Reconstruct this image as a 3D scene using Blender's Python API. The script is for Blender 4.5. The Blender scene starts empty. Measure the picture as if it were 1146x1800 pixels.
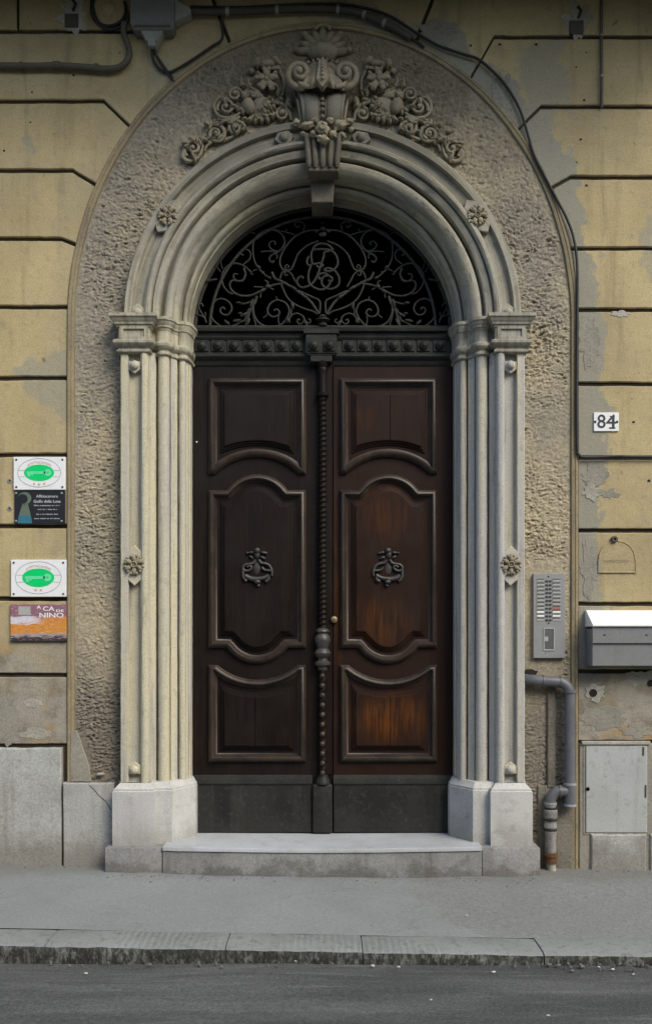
import bpy, bmesh, math, random
from mathutils import Vector, Matrix, noise

random.seed(7)
scene = bpy.context.scene
col = scene.collection

# ------------------------------------------------------------------ camera / light
CAM_Y, CAM_Z, CAM_X = -6.0, 1.5, 0.022
cam_data = bpy.data.cameras.new('camera')
cam_data.sensor_fit = 'VERTICAL'
cam_data.sensor_height = 36.0
cam_data.lens = 32.4
cam_data.shift_y = 228.0 / 1800.0
cam_data.clip_start = 0.05
cam_data.clip_end = 500
cam = bpy.data.objects.new('camera', cam_data)
cam.location = (CAM_X, CAM_Y, CAM_Z)
cam.rotation_euler = (math.radians(90), 0, 0)
col.objects.link(cam)
scene.camera = cam

SUN_EL, SUN_DIR = 42.0, Vector((0.64, -0.77, 0))
SUN_DIR.normalize()
to_sun = Vector((SUN_DIR.x * math.cos(math.radians(SUN_EL)), SUN_DIR.y * math.cos(math.radians(SUN_EL)), math.sin(math.radians(SUN_EL))))
world = bpy.data.worlds.new('World')
scene.world = world
world.use_nodes = True
wn = world.node_tree.nodes
sky = wn.new('ShaderNodeTexSky')
sky.sky_type = 'NISHITA'
sky.sun_disc = False
sky.sun_elevation = math.radians(SUN_EL)
sky.sun_rotation = math.atan2(SUN_DIR.x, SUN_DIR.y)
sky.air_density = 1.0
sky.dust_density = 2.0
sky.ozone_density = 0.6
wn['Background'].inputs['Strength'].default_value = 0.12
world.node_tree.links.new(sky.outputs[0], wn['Background'].inputs[0])
sun_data = bpy.data.lights.new('sun', 'SUN')
sun_data.energy = 1.25
sun_data.angle = math.radians(30)
sun_data.color = (1.0, 0.94, 0.82)
sun = bpy.data.objects.new('sun', sun_data)
sun.location = (6, -8, 8)
sun.rotation_euler = (-to_sun).to_track_quat('-Z', 'Y').to_euler()
col.objects.link(sun)
scene.view_settings.view_transform = 'Standard'
scene.view_settings.look = 'None'
scene.view_settings.exposure = 0.97
scene.view_settings.gamma = 1.0
scene.view_settings.use_curve_mapping = False

# ------------------------------------------------------------------ measuring helpers
AX = 567.0            # photo column of the doorway's axis: world X = 0
def sc(Y): return 270.0 * 6.0 / (6.0 + Y)
def PX(px, Y=0.0): return (px - 573.0) / sc(Y) + CAM_X
def PZ(py, Y=0.0): return CAM_Z + (1128.0 - py) / sc(Y)
def P2(px, py, Y=0.0): return (PX(px, Y), PZ(py, Y))
def P3(px, py, Y=0.0): return Vector((PX(px, Y), Y, PZ(py, Y)))

# ------------------------------------------------------------------ node helpers
class NT:
    def __init__(self, name):
        self.m = bpy.data.materials.new(name)
        self.m.use_nodes = True
        self.t = self.m.node_tree
        self.b = self.t.nodes['Principled BSDF']
        g = self.t.nodes.new('ShaderNodeNewGeometry')
        self.pos = g.outputs['Position']
    def link(self, a, b): self.t.links.new(a, b)
    def setin(self, sock, v):
        if hasattr(v, 'is_output') or isinstance(v, bpy.types.NodeSocket): self.link(v, sock)
        else: sock.default_value = v
    def math(self, op, a, b=0.0, clamp=False):
        n = self.t.nodes.new('ShaderNodeMath'); n.operation = op; n.use_clamp = clamp
        self.setin(n.inputs[0], a); self.setin(n.inputs[1], b)
        return n.outputs[0]
    def sep(self):
        n = self.t.nodes.new('ShaderNodeSeparateXYZ'); self.link(self.pos, n.inputs[0]); return n.outputs
    def scale(self, s, off=(0, 0, 0), src=None):
        n = self.t.nodes.new('ShaderNodeMapping'); self.link(src or self.pos, n.inputs[0])
        n.inputs['Scale'].default_value = s; n.inputs['Location'].default_value = off
        return n.outputs[0]
    def noise(self, scale, detail=4, rough=0.55, vec=None, dist=0.0, off=None):
        n = self.t.nodes.new('ShaderNodeTexNoise')
        if off is not None: vec = self.scale((1, 1, 1), off, vec)
        self.link(vec or self.pos, n.inputs['Vector'])
        n.inputs['Scale'].default_value = scale; n.inputs['Detail'].default_value = detail
        n.inputs['Roughness'].default_value = rough; n.inputs['Distortion'].default_value = dist
        return n.outputs[0]
    def voro(self, scale, vec=None):
        n = self.t.nodes.new('ShaderNodeTexVoronoi'); self.link(vec or self.pos, n.inputs['Vector'])
        n.inputs['Scale'].default_value = scale
        return n.outputs['Distance']
    def ramp(self, v, a, b, lo=0.0, hi=1.0, smooth=True):
        n = self.t.nodes.new('ShaderNodeMapRange'); n.interpolation_type = 'SMOOTHSTEP' if smooth else 'LINEAR'
        self.setin(n.inputs[0], v)
        n.inputs[1].default_value = a; n.inputs[2].default_value = b
        n.inputs[3].default_value = lo; n.inputs[4].default_value = hi
        return n.outputs[0]
    def mix(self, f, a, b, mode='MIX'):
        n = self.t.nodes.new('ShaderNodeMix'); n.data_type = 'RGBA'; n.blend_type = mode
        self.setin(n.inputs['Factor'], f)
        for s, v in ((n.inputs['A'], a), (n.inputs['B'], b)): pass
        A = [i for i in n.inputs if i.name == 'A' and i.type == 'RGBA'][0]
        B = [i for i in n.inputs if i.name == 'B' and i.type == 'RGBA'][0]
        self.setin(A, a if not isinstance(a, tuple) else (*a, 1)); self.setin(B, b if not isinstance(b, tuple) else (*b, 1))
        return [o for o in n.outputs if o.type == 'RGBA'][0]
    def gray(self, v):
        n = self.t.nodes.new('ShaderNodeCombineColor')
        for i in range(3): self.link(v, n.inputs[i])
        return n.outputs[0]
    def bump(self, h, strength, dist=0.01):
        n = self.t.nodes.new('ShaderNodeBump'); n.inputs['Strength'].default_value = strength
        n.inputs['Distance'].default_value = dist; self.link(h, n.inputs['Height'])
        self.link(n.outputs[0], self.b.inputs['Normal'])
    def done(self, color, rough=0.85, metal=0.0, spec=0.3):
        self.setin(self.b.inputs['Base Color'], color if not isinstance(color, tuple) else (*color, 1))
        self.setin(self.b.inputs['Roughness'], rough)
        self.b.inputs['Metallic'].default_value = metal
        self.b.inputs['Specular IOR Level'].default_value = spec
        return self.m

def weathered(name, base, alt, dark, scale=2.5, bump=0.35, rough=0.88, streak=0.35, fine=90.0, speck=0.25, bdist=0.006, seed=0.0, spec=0.25, splash=None):
    n = NT(name)
    o = (seed, seed * 1.7, seed * 0.6)
    big = n.noise(scale, 5, 0.6, off=o)
    c = n.mix(n.ramp(big, 0.38, 0.64), base, alt)
    sv = n.scale((7.0, 7.0, 0.55), o)
    st = n.noise(1.6, 5, 0.65, vec=sv)
    c = n.mix(n.math('MULTIPLY', n.ramp(st, 0.50, 0.74), streak), c, dark)
    mid = n.noise(scale * 6, 5, 0.7, off=o)
    c = n.mix(n.math('MULTIPLY', n.ramp(mid, 0.52, 0.72), 0.45), c, dark)
    if splash:
        zs = n.math('SUBTRACT', n.sep()[2], n.math('MULTIPLY', n.math('SUBTRACT', n.noise(5, 6, 0.7, off=(3, 1, 0)), 0.5), 0.5))
        c = n.mix(n.ramp(zs, splash * 0.4, splash, 0.6, 0.0), c, dark)
    f = n.noise(fine, 3, 0.6)
    c = n.mix(1.0, c, n.gray(n.ramp(f, 0.25, 0.75, 1.0 - speck, 1.0 + speck, False)), 'MULTIPLY')
    h = n.math('ADD', n.math('MULTIPLY', f, 0.35), n.math('MULTIPLY', n.noise(scale * 9, 5, 0.65), 0.9))
    n.bump(h, bump, bdist)
    return n.done(c, rough, 0.0, spec)

# ------------------------------------------------------------------ materials
M = {}
# ochre render of the wall, with cement repairs beside the doorway and a worn grey foot
def wall_material():
    n = NT('ochre_render')
    x, y, z = n.sep()
    c = n.mix(n.ramp(n.noise(1.7, 5, 0.6), 0.35, 0.65), (0.475, 0.392, 0.215), (0.405, 0.33, 0.175))
    c = n.mix(n.math('MULTIPLY', n.ramp(n.noise(0.9, 4, 0.6, off=(3, 1, 7)), 0.45, 0.7), 0.6), c, (0.32, 0.265, 0.155))
    sv = n.scale((5.0, 5.0, 0.4))
    c = n.mix(n.math('MULTIPLY', n.ramp(n.noise(1.5, 5, 0.7, vec=sv), 0.5, 0.75), 0.62), c, (0.195, 0.165, 0.095))
    # distance from the doorway's border (ellipse above the springing, straight below)
    zz = n.math('MAXIMUM', n.math('DIVIDE', n.math('SUBTRACT', z, 3.57), 1.956), 0.0)
    xx = n.math('DIVIDE', x, 1.657)
    e = n.math('SQRT', n.math('ADD', n.math('MULTIPLY', xx, xx), n.math('MULTIPLY', zz, zz)))
    w = n.math('ADD', e, n.math('MULTIPLY', n.math('SUBTRACT', n.noise(2.2, 8, 0.68, off=(5, 2, 1.2)), 0.5), 0.42))
    near = n.ramp(w, 1.095, 1.112, 1.0, 0.0)
    right = n.ramp(x, -0.2, 0.5, 0.16, 0.9)
    c = n.mix(n.math('MULTIPLY', near, right), c, (0.27, 0.265, 0.215))
    # loose cement repairs
    rep = n.ramp(n.noise(1.35, 6, 0.62, off=(11.3, 4, 2.2), dist=0.4), 0.57, 0.61)
    c = n.mix(n.math('MULTIPLY', rep, 0.75), c, (0.30, 0.285, 0.215))
    # worn foot of the wall
    fz = n.math('ADD', z, n.math('MULTIPLY', n.math('SUBTRACT', n.noise(2.3, 6, 0.65, off=(1, 1, 5)), 0.5), 1.5))
    foot = n.ramp(fz, 1.0, 1.75, 1.0, 0.0)
    fc = n.mix(n.ramp(n.noise(4.5, 6, 0.7, off=(7, 3, 3)), 0.42, 0.6), (0.31, 0.29, 0.24), (0.20, 0.175, 0.135))
    fc = n.mix(n.math('MULTIPLY', n.ramp(n.noise(3.1, 5, 0.6, off=(2, 9, 9)), 0.56, 0.64), 0.8), fc, (0.34, 0.235, 0.11))
    c = n.mix(foot, c, fc)
    # chips and small marks
    c = n.mix(n.math('MULTIPLY', n.ramp(n.noise(14, 3, 0.5, off=(3, 3, 3)), 0.70, 0.735), 0.55), c, (0.10, 0.08, 0.05))
    c = n.mix(n.math('MULTIPLY', n.ramp(n.noise(9, 4, 0.6, off=(8, 8, 1)), 0.68, 0.72), 0.5), c, (0.42, 0.40, 0.33))
    c = n.mix(n.math('MULTIPLY', n.ramp(n.noise(22, 6, 0.75, off=(6, 6, 6)), 0.5, 0.7), 0.35), c, (0.20, 0.165, 0.095))
    c = n.mix(n.math('MULTIPLY', n.ramp(n.noise(5, 6, 0.7, off=(9, 2, 6)), 0.55, 0.7), 0.4), c, (0.24, 0.215, 0.15))
    f = n.noise(120, 4, 0.7)
    c = n.mix(1.0, c, n.gray(n.ramp(f, 0.25, 0.75, 0.68, 1.32, False)), 'MULTIPLY')
    h = n.math('ADD', n.math('MULTIPLY', f, 0.25), n.math('ADD', n.noise(16, 6, 0.65), n.math('MULTIPLY', foot, n.noise(30, 5, 0.7))))
    n.bump(h, 0.5, 0.008)
    return n.done(c, 0.92, 0, 0.2)
M['wall'] = wall_material()
M['mortar'] = weathered('dark_joint_mortar', (0.07, 0.055, 0.035), (0.05, 0.042, 0.03), (0.03, 0.026, 0.02))  # dark mortar of the joints and backing wall
def roughcast_material():
    n = NT('roughcast')
    x, y, z = n.sep()
    c = n.mix(n.ramp(n.noise(2.0, 5, 0.6), 0.36, 0.64), (0.41, 0.352, 0.24), (0.335, 0.295, 0.215))
    c = n.mix(n.math('MULTIPLY', n.ramp(n.noise(1.1, 5, 0.6, off=(4, 4, 4)), 0.48, 0.64), 0.7), c, (0.24, 0.225, 0.185))
    c = n.mix(n.ramp(n.math('ADD', z, n.math('MULTIPLY', n.noise(3, 5, 0.6), 0.8)), 1.1, 2.1, 0.85, 0.0), c, (0.17, 0.15, 0.12))
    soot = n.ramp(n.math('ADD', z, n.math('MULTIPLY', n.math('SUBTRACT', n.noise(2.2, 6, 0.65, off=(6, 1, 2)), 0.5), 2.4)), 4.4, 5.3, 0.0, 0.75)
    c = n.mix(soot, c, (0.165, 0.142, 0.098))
    f = n.noise(45, 4, 0.65)
    c = n.mix(1.0, c, n.gray(n.ramp(f, 0.3, 0.7, 0.7, 1.25, False)), 'MULTIPLY')
    n.bump(n.noise(110, 4, 0.7), 0.6, 0.006)
    return n.done(c, 0.95, 0, 0.15)
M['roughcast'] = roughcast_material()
M['border'] = weathered('border_render', (0.30, 0.25, 0.15), (0.24, 0.20, 0.13), (0.13, 0.11, 0.08), scale=3, bump=0.45, streak=0.4)
def jamb_material():
    """limestone of the jambs: cream and grey run in long upright stains, creamier on the left."""
    n = NT('doorway_limestone')
    x, y, z = n.sep()
    sv = n.scale((13.0, 13.0, 0.42))
    st = n.math('ADD', n.noise(1.3, 5, 0.6, vec=sv), n.math('MULTIPLY', x, 0.06))
    c = n.mix(n.ramp(st, 0.36, 0.66), (0.50, 0.465, 0.325), (0.415, 0.408, 0.385))
    s2 = n.scale((16.0, 16.0, 0.8), (4, 2, 1))
    c = n.mix(n.math('MULTIPLY', n.ramp(n.noise(1.5, 6, 0.7, vec=s2), 0.50, 0.72), 0.65), c, (0.20, 0.188, 0.155))
    lo = n.math('ADD', z, n.math('MULTIPLY', n.math('SUBTRACT', n.noise(6, 5, 0.7), 0.5), 0.6))
    c = n.mix(n.math('MULTIPLY', n.ramp(n.noise(14, 6, 0.72, off=(2, 5, 1)), 0.52, 0.72), 0.35), c, (0.19, 0.175, 0.135))
    f = n.noise(100, 4, 0.65)
    c = n.mix(1.0, c, n.gray(n.ramp(f, 0.25, 0.75, 0.78, 1.22, False)), 'MULTIPLY')
    n.bump(n.math('ADD', n.math('MULTIPLY', f, 0.4), n.math('MULTIPLY', n.noise(18, 5, 0.65), 0.9)), 0.5, 0.006)
    return n.done(c, 0.88, 0, 0.25)
M['stone'] = jamb_material()
M['carved'] = weathered('carved_limestone', (0.34, 0.298, 0.20), (0.245, 0.218, 0.155), (0.08, 0.07, 0.05), scale=5, bump=0.5, streak=0.5, fine=140, speck=0.2)
M['key_dark'] = weathered('dark_key_limestone', (0.165, 0.148, 0.108), (0.115, 0.105, 0.08), (0.045, 0.04, 0.03), scale=7, bump=0.5, streak=0.5, fine=140, speck=0.2, seed=2)  # darker limestone tone for the keystone block and flutes
M['plinth'] = weathered('plinth_limestone', (0.50, 0.50, 0.475), (0.43, 0.43, 0.42), (0.25, 0.235, 0.205), scale=2.2, bump=0.35, streak=0.45, fine=120, speck=0.18, seed=3, splash=.42)
M['block'] = weathered('block_limestone', (0.27, 0.27, 0.258), (0.215, 0.215, 0.208), (0.125, 0.118, 0.105), scale=3, bump=0.5, streak=0.5, seed=5, splash=.12)
M['tread'] = weathered('marble_tread', (0.42, 0.44, 0.455), (0.35, 0.367, 0.375), (0.20, 0.20, 0.19), scale=2, bump=0.15, streak=0.1, rough=0.55, speck=0.08, spec=0.4)
M['riser'] = weathered('step_riser', (0.225, 0.23, 0.22), (0.165, 0.168, 0.16), (0.085, 0.08, 0.07), scale=2.5, bump=0.45, streak=0.6, seed=2, splash=.12)
M['base'] = weathered('foot_stone', (0.385, 0.395, 0.375), (0.315, 0.315, 0.295), (0.17, 0.15, 0.12), scale=2.2, bump=0.4, streak=0.5, seed=8, splash=.28)
M['cement'] = weathered('cement_patch', (0.275, 0.262, 0.21), (0.235, 0.226, 0.185), (0.13, 0.12, 0.09), scale=4, bump=0.6, streak=0.3, seed=9)
M['cement_dark'] = weathered('grimy_cement', (0.20, 0.185, 0.15), (0.15, 0.138, 0.11), (0.07, 0.062, 0.048), scale=6, bump=0.8, streak=0.5, seed=12, bdist=0.01)
M['plaster'] = weathered('white_plaster', (0.40, 0.385, 0.33), (0.32, 0.305, 0.25), (0.20, 0.185, 0.145), scale=7, bump=0.7, seed=4)

def arch_material():
    """limestone of the archivolt; weather stains run round the curve of the mouldings."""
    n = NT('arch_limestone')
    x, y, z = n.sep()
    dz = n.math('SUBTRACT', z, 3.573)
    ang = n.math('ARCTAN2', dz, x)
    rad = n.math('SQRT', n.math('ADD', n.math('MULTIPLY', x, x), n.math('MULTIPLY', dz, dz)))
    cb = n.t.nodes.new('ShaderNodeCombineXYZ')
    n.link(n.math('MULTIPLY', ang, 1.3), cb.inputs[0]); n.link(n.math('MULTIPLY', rad, 22.0), cb.inputs[1]); n.link(n.math('MULTIPLY', y, 14.0), cb.inputs[2])
    c = n.mix(n.ramp(n.noise(1.6, 5, 0.6), 0.36, 0.62), (0.43, 0.40, 0.285), (0.33, 0.318, 0.265))
    c = n.mix(n.math('MULTIPLY', n.ramp(n.noise(1.4, 5, 0.6, vec=cb.outputs[0]), 0.44, 0.68), 0.75), c, (0.17, 0.155, 0.11))
    # soot and painted shade in ragged patches, darkening towards the crown
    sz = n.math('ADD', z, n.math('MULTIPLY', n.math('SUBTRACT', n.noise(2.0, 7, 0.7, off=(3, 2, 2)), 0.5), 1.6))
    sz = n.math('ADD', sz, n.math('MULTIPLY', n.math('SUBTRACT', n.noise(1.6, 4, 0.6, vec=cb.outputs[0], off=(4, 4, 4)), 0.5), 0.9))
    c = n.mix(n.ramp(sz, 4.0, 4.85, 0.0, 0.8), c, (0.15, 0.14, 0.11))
    mid = n.noise(11, 6, 0.7)
    c = n.mix(n.math('MULTIPLY', n.ramp(mid, 0.5, 0.7), 0.5), c, (0.15, 0.14, 0.105))
    f = n.noise(120, 3, 0.6)
    c = n.mix(1.0, c, n.gray(n.ramp(f, 0.25, 0.75, 0.82, 1.18, False)), 'MULTIPLY')
    n.bump(n.math('ADD', n.math('MULTIPLY', f, 0.35), n.math('MULTIPLY', n.noise(16, 5, 0.65), 0.9)), 0.45, 0.006)
    return n.done(c, 0.88, 0, 0.25)
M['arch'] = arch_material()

def pavement_material():
    n = NT('pavement_cement')
    x, y, z = n.sep()
    c = n.mix(n.ramp(n.noise(1.2, 5, 0.6), 0.36, 0.64), (0.25, 0.268, 0.265), (0.222, 0.238, 0.234))
    # older, coarser repair towards the right end
    mk = n.math('ADD', x, n.math('MULTIPLY', n.math('SUBTRACT', n.noise(2.2, 5, 0.65, off=(4, 0, 0)), 0.5), 1.8))
    rep = n.ramp(mk, 0.45, 0.75)
    gv = n.noise(38, 6, 0.75)
    c = n.mix(n.math('MULTIPLY', rep, n.ramp(gv, 0.46, 0.60, 0.2, 1.0)), c, (0.20, 0.20, 0.185))
    c = n.mix(n.math('MULTIPLY', n.ramp(n.noise(5, 6, 0.7, off=(9, 9, 0)), 0.55, 0.75), 0.4), c, (0.20, 0.205, 0.195))
    cv = n.scale((1.0, 3.0, 1.0))
    c = n.mix(n.math('MULTIPLY', n.ramp(n.noise(9, 2, 0.5, vec=cv, off=(3, 3, 0)), 0.74, 0.76), 0.8), c, (0.07, 0.068, 0.06))
    # dirt gathered along the wall foot and round old chewing gum
    wy = n.math('ADD', y, n.math('MULTIPLY', n.math('SUBTRACT', n.noise(5, 6, 0.7, off=(1, 7, 0)), 0.5), 0.5))
    c = n.mix(n.ramp(wy, -0.42, -0.12, 0.0, 0.55), c, (0.15, 0.145, 0.125))
    vg = n.t.nodes.new('ShaderNodeTexVoronoi'); n.link(n.pos, vg.inputs['Vector']); vg.inputs['Scale'].default_value = 5.5
    c = n.mix(n.math('MULTIPLY', n.ramp(vg.outputs['Distance'], 0.055, 0.085, 1.0, 0.0), n.ramp(n.noise(1.7, 2, 0.5, off=(5, 5, 0)), 0.5, 0.56)), c, (0.16, 0.16, 0.15))
    ve = n.t.nodes.new('ShaderNodeTexVoronoi'); ve.feature = 'DISTANCE_TO_EDGE'
    wob = n.t.nodes.new('ShaderNodeMix'); wob.data_type = 'VECTOR'
    nv = n.t.nodes.new('ShaderNodeTexNoise'); nv.inputs['Scale'].default_value = 6.0; nv.inputs['Detail'].default_value = 6; n.link(n.pos, nv.inputs['Vector'])
    va = n.t.nodes.new('ShaderNodeVectorMath'); va.operation = 'MULTIPLY_ADD'; n.link(nv.outputs['Color'], va.inputs[0]); va.inputs[1].default_value = (0.25, 0.25, 0.0); n.link(n.pos, va.inputs[2])
    n.link(va.outputs[0], ve.inputs['Vector']); ve.inputs['Scale'].default_value = 0.85
    crack = n.math('MULTIPLY', n.ramp(ve.outputs['Distance'], 0.0025, 0.006, 1.0, 0.0), n.ramp(n.noise(1.1, 3, 0.5, off=(2, 2, 0)), 0.54, 0.6))
    c = n.mix(n.math('MULTIPLY', crack, 0.35), c, (0.10, 0.098, 0.09))
    c = n.mix(1.0, c, n.gray(n.ramp(n.noise(60, 4, 0.75, off=(8, 3, 0)), 0.3, 0.7, 0.84, 1.16, False)), 'MULTIPLY')
    f = n.noise(170, 3, 0.65)
    c = n.mix(1.0, c, n.gray(n.ramp(f, 0.25, 0.75, 0.72, 1.28, False)), 'MULTIPLY')
    h = n.math('ADD', f, n.math('MULTIPLY', gv, n.math('ADD', n.math('MULTIPLY', rep, 1.6), 0.5)))
    n.bump(h, 0.6, 0.006)
    return n.done(c, 0.9, 0, 0.25)
M['pavement'] = pavement_material()
def kerb_material():
    n = NT('kerb_granite')
    c = n.mix(n.ramp(n.noise(3, 5, 0.6), 0.36, 0.64), (0.25, 0.266, 0.257), (0.21, 0.224, 0.216))
    c = n.mix(n.math('MULTIPLY', n.ramp(n.noise(22, 5, 0.7), 0.5, 0.7), 0.5), c, (0.10, 0.10, 0.09))
    f = n.noise(190, 3, 0.6)
    c = n.mix(1.0, c, n.gray(n.ramp(f, 0.25, 0.75, 0.72, 1.28, False)), 'MULTIPLY')
    x, y, z = n.sep()
    tool = n.math('MULTIPLY', n.math('SINE', n.math('MULTIPLY', n.math('ADD', x, n.math('MULTIPLY', n.noise(8, 3, 0.6), 0.03)), 190.0)), n.ramp(n.noise(1.1, 2, 0.5, off=(6, 0, 0)), 0.48, 0.56))
    n.bump(n.math('ADD', n.math('ADD', f, n.noise(40, 5, 0.7)), n.math('MULTIPLY', tool, 0.35)), 0.6, 0.006)
    return n.done(c, 0.9, 0, 0.25)
M['kerb'] = kerb_material()
def kerb_face_material():
    n = NT('kerb_face_grime')
    v = n.scale((48, 1, 24))
    ch = n.noise(1.0, 5, 0.7, vec=v)
    c = n.mix(n.ramp(ch, 0.42, 0.70), (0.040, 0.041, 0.037), (0.20, 0.205, 0.19))
    c = n.mix(n.math('MULTIPLY', n.ramp(n.noise(6, 5, 0.7), 0.4, 0.6), 0.6), c, (0.03, 0.03, 0.026))
    n.bump(n.math('ADD', ch, n.noise(60, 4, 0.7)), 0.9, 0.012)
    return n.done(c, 0.95, 0, 0.15)
M['kerb_face'] = kerb_face_material()
def road_material():
    n = NT('asphalt')
    sv = n.scale((0.5, 2.4, 1.0))
    c = n.mix(n.ramp(n.noise(1.3, 6, 0.65, vec=sv), 0.36, 0.66), (0.062, 0.065, 0.064), (0.105, 0.109, 0.107))
    s2 = n.scale((0.6, 7.0, 1.0), (2, 5, 0))
    c = n.mix(n.math('MULTIPLY', n.ramp(n.noise(2.6, 6, 0.7, vec=s2), 0.53, 0.72), 0.65), c, (0.165, 0.17, 0.166))
    s3 = n.scale((0.35, 3.0, 1.0), (8, 1, 0))
    c = n.mix(n.math('MULTIPLY', n.ramp(n.noise(2.0, 3, 0.5, vec=s3, dist=1.4), 0.6, 0.66), 0.6), c, (0.06, 0.062, 0.062))
    f = n.noise(210, 3, 0.7)
    c = n.mix(1.0, c, n.gray(n.ramp(f, 0.25, 0.75, 0.55, 1.5, False)), 'MULTIPLY')
    s4 = n.scale((1.6, 16.0, 1.0), (1, 9, 0))
    c = n.mix(n.math('MULTIPLY', n.ramp(n.noise(3.0, 5, 0.7, vec=s4), 0.62, 0.74), 0.6), c, (0.22, 0.225, 0.22))
    ag = n.noise(75, 4, 0.75, off=(3, 3, 0))
    c = n.mix(1.0, c, n.gray(n.ramp(ag, 0.3, 0.7, 0.6, 1.45, False)), 'MULTIPLY')
    v = n.voro(330)
    c = n.mix(n.math('MULTIPLY', n.ramp(v, 0.12, 0.02, 0.0, 1.0), 0.25), c, (0.26, 0.26, 0.25))
    n.bump(n.math('ADD', f, n.noise(90, 4, 0.7)), 0.6, 0.006)
    return n.done(c, 0.85, 0, 0.3)
M['road'] = road_material()

def wood_material(name, worn):
    n = NT(name)
    g = n.scale((22.0, 22.0, 1.1))
    gr = n.noise(3.0, 6, 0.65, vec=g, dist=0.5)
    c = n.mix(n.ramp(gr, 0.3, 0.7), (0.0065, 0.0042, 0.0033), (0.0140, 0.0082, 0.0060))
    c = n.mix(n.math('MULTIPLY', n.ramp(n.noise(1.6, 5, 0.6), 0.45, 0.7), 0.6), c, (0.0135, 0.0115, 0.0095))
    if worn:
        c = n.mix(0.45, c, (0.030, 0.0115, 0.0060))
        tot = None
        for (px, py, rx, rz, k) in ((683, 1262, 0.40, 0.22, 1.0), (676, 900, 0.26, 0.30, 0.55), (665, 1095, 0.30, 0.26, 0.6), (590, 1010, 0.09, 0.85, 0.55), (640, 738, 0.13, 0.12, 0.4), (760, 940, 0.08, 0.4, 0.25)):
            cx, cz = P2(px, py, 0.19)
            v = n.scale((1.0 / rx, 0.0, 1.0 / rz), (-cx / rx, 0, -cz / rz))
            ln = n.t.nodes.new('ShaderNodeVectorMath'); ln.operation = 'LENGTH'; n.link(v, ln.inputs[0])
            d = n.math('MULTIPLY', n.ramp(ln.outputs['Value'], 0.15, 1.0, 1.0, 0.0), k)
            tot = d if tot is None else n.math('MAXIMUM', tot, d)
        wv = n.scale((9.0, 9.0, 1.6))
        wn_ = n.noise(2.2, 6, 0.65, vec=wv, off=(2, 2, 8))
        wear = n.math('MULTIPLY', tot, n.ramp(wn_, 0.30, 0.66))
        wc = n.mix(n.ramp(gr, 0.3, 0.7), (0.040, 0.012, 0.003), (0.125, 0.042, 0.005))
        c = n.mix(wear, c, wc)
    dust = n.noise(7, 6, 0.7)
    c = n.mix(n.math('MULTIPLY', n.ramp(dust, 0.55, 0.8), 0.35), c, (0.028, 0.024, 0.019))
    h = n.math('ADD', gr, n.math('MULTIPLY', n.noise(60, 4, 0.7), 0.4))
    n.bump(h, 0.25, 0.004)
    return n.done(c, n.ramp(n.noise(5, 4, 0.6), 0.3, 0.7, 0.42, 0.62), 0, 0.17)
M['wood'] = wood_material('dark_varnished_wood', False)
M['wood_worn'] = wood_material('worn_varnished_wood', True)
M['mould'] = weathered('worn_moulding_wood', (0.036, 0.0235, 0.016), (0.019, 0.0125, 0.009), (0.085, 0.060, 0.034), scale=5, bump=0.25, streak=0.35, rough=0.45, fine=80, speck=0.25, spec=0.45)
M['kick'] = weathered('scuffed_kick_board', (0.024, 0.024, 0.021), (0.015, 0.0145, 0.013), (0.065, 0.065, 0.058), scale=4, bump=0.3, streak=0.3, rough=0.55, seed=6)
M['transom'] = weathered('painted_transom_wood', (0.023, 0.025, 0.021), (0.016, 0.0165, 0.0145), (0.05, 0.05, 0.043), scale=6, bump=0.3, streak=0.3, rough=0.55)
M['iron'] = weathered('wrought_iron', (0.036, 0.037, 0.031), (0.024, 0.025, 0.022), (0.06, 0.055, 0.042), scale=12, bump=0.3, rough=0.6, streak=0.2)
M['bronze'] = weathered('dark_bronze', (0.050, 0.046, 0.042), (0.036, 0.034, 0.031), (0.09, 0.08, 0.07), scale=18, bump=0.3, rough=0.42, streak=0.2, spec=0.5)
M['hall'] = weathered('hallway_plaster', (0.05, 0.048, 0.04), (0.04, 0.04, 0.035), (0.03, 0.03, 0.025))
def flat(name, c, rough=0.5, metal=0.0, spec=0.4, var=0.12, scale=18, bump=0.1):
    n = NT(name)
    d = tuple(v * 0.72 for v in c)
    cc = n.mix(n.math('MULTIPLY', n.ramp(n.noise(scale, 5, 0.65), 0.4, 0.75), min(1.0, var * 4)), c, d)
    cc = n.mix(1.0, cc, n.gray(n.ramp(n.noise(120, 3, 0.6), 0.3, 0.7, 1 - var, 1 + var * 0.5, False)), 'MULTIPLY')
    n.bump(n.noise(60, 4, 0.6), bump, 0.004)
    return n.done(cc, rough, metal, spec)
M['white'] = flat('white_enamel', (0.80, 0.82, 0.82), 0.35, var=0.05)
M['green'] = flat('green_print', (0.0, 0.62, 0.15), 0.4, var=0.06)
M['pale_green'] = flat('pale_green_print', (0.14, 0.74, 0.36), 0.4, var=0.05)
M['grey_line'] = flat('grey_print', (0.36, 0.38, 0.42), 0.5)
M['pink_line'] = flat('pink_print', (0.55, 0.36, 0.36), 0.5)
M['yellow_line'] = flat('yellow_print', (0.55, 0.50, 0.30), 0.5)
M['black_sign'] = flat('black_sign', (0.022, 0.025, 0.030), 0.3, var=0.1)
M['sign_teal'] = flat('sign_teal', (0.04, 0.17, 0.23), 0.4)
M['sign_moon'] = flat('sign_moon', (0.13, 0.17, 0.12), 0.5, var=0.2, scale=60)
M['sign_text'] = flat('sign_lettering', (0.48, 0.50, 0.50), 0.5)
M['steel'] = flat('brushed_steel', (0.33, 0.34, 0.34), 0.42, 0.35, var=0.08)
M['steel_dark'] = flat('dark_button', (0.06, 0.06, 0.06), 0.4)
M['tag'] = flat('name_tag', (0.40, 0.41, 0.38), 0.5)
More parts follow.
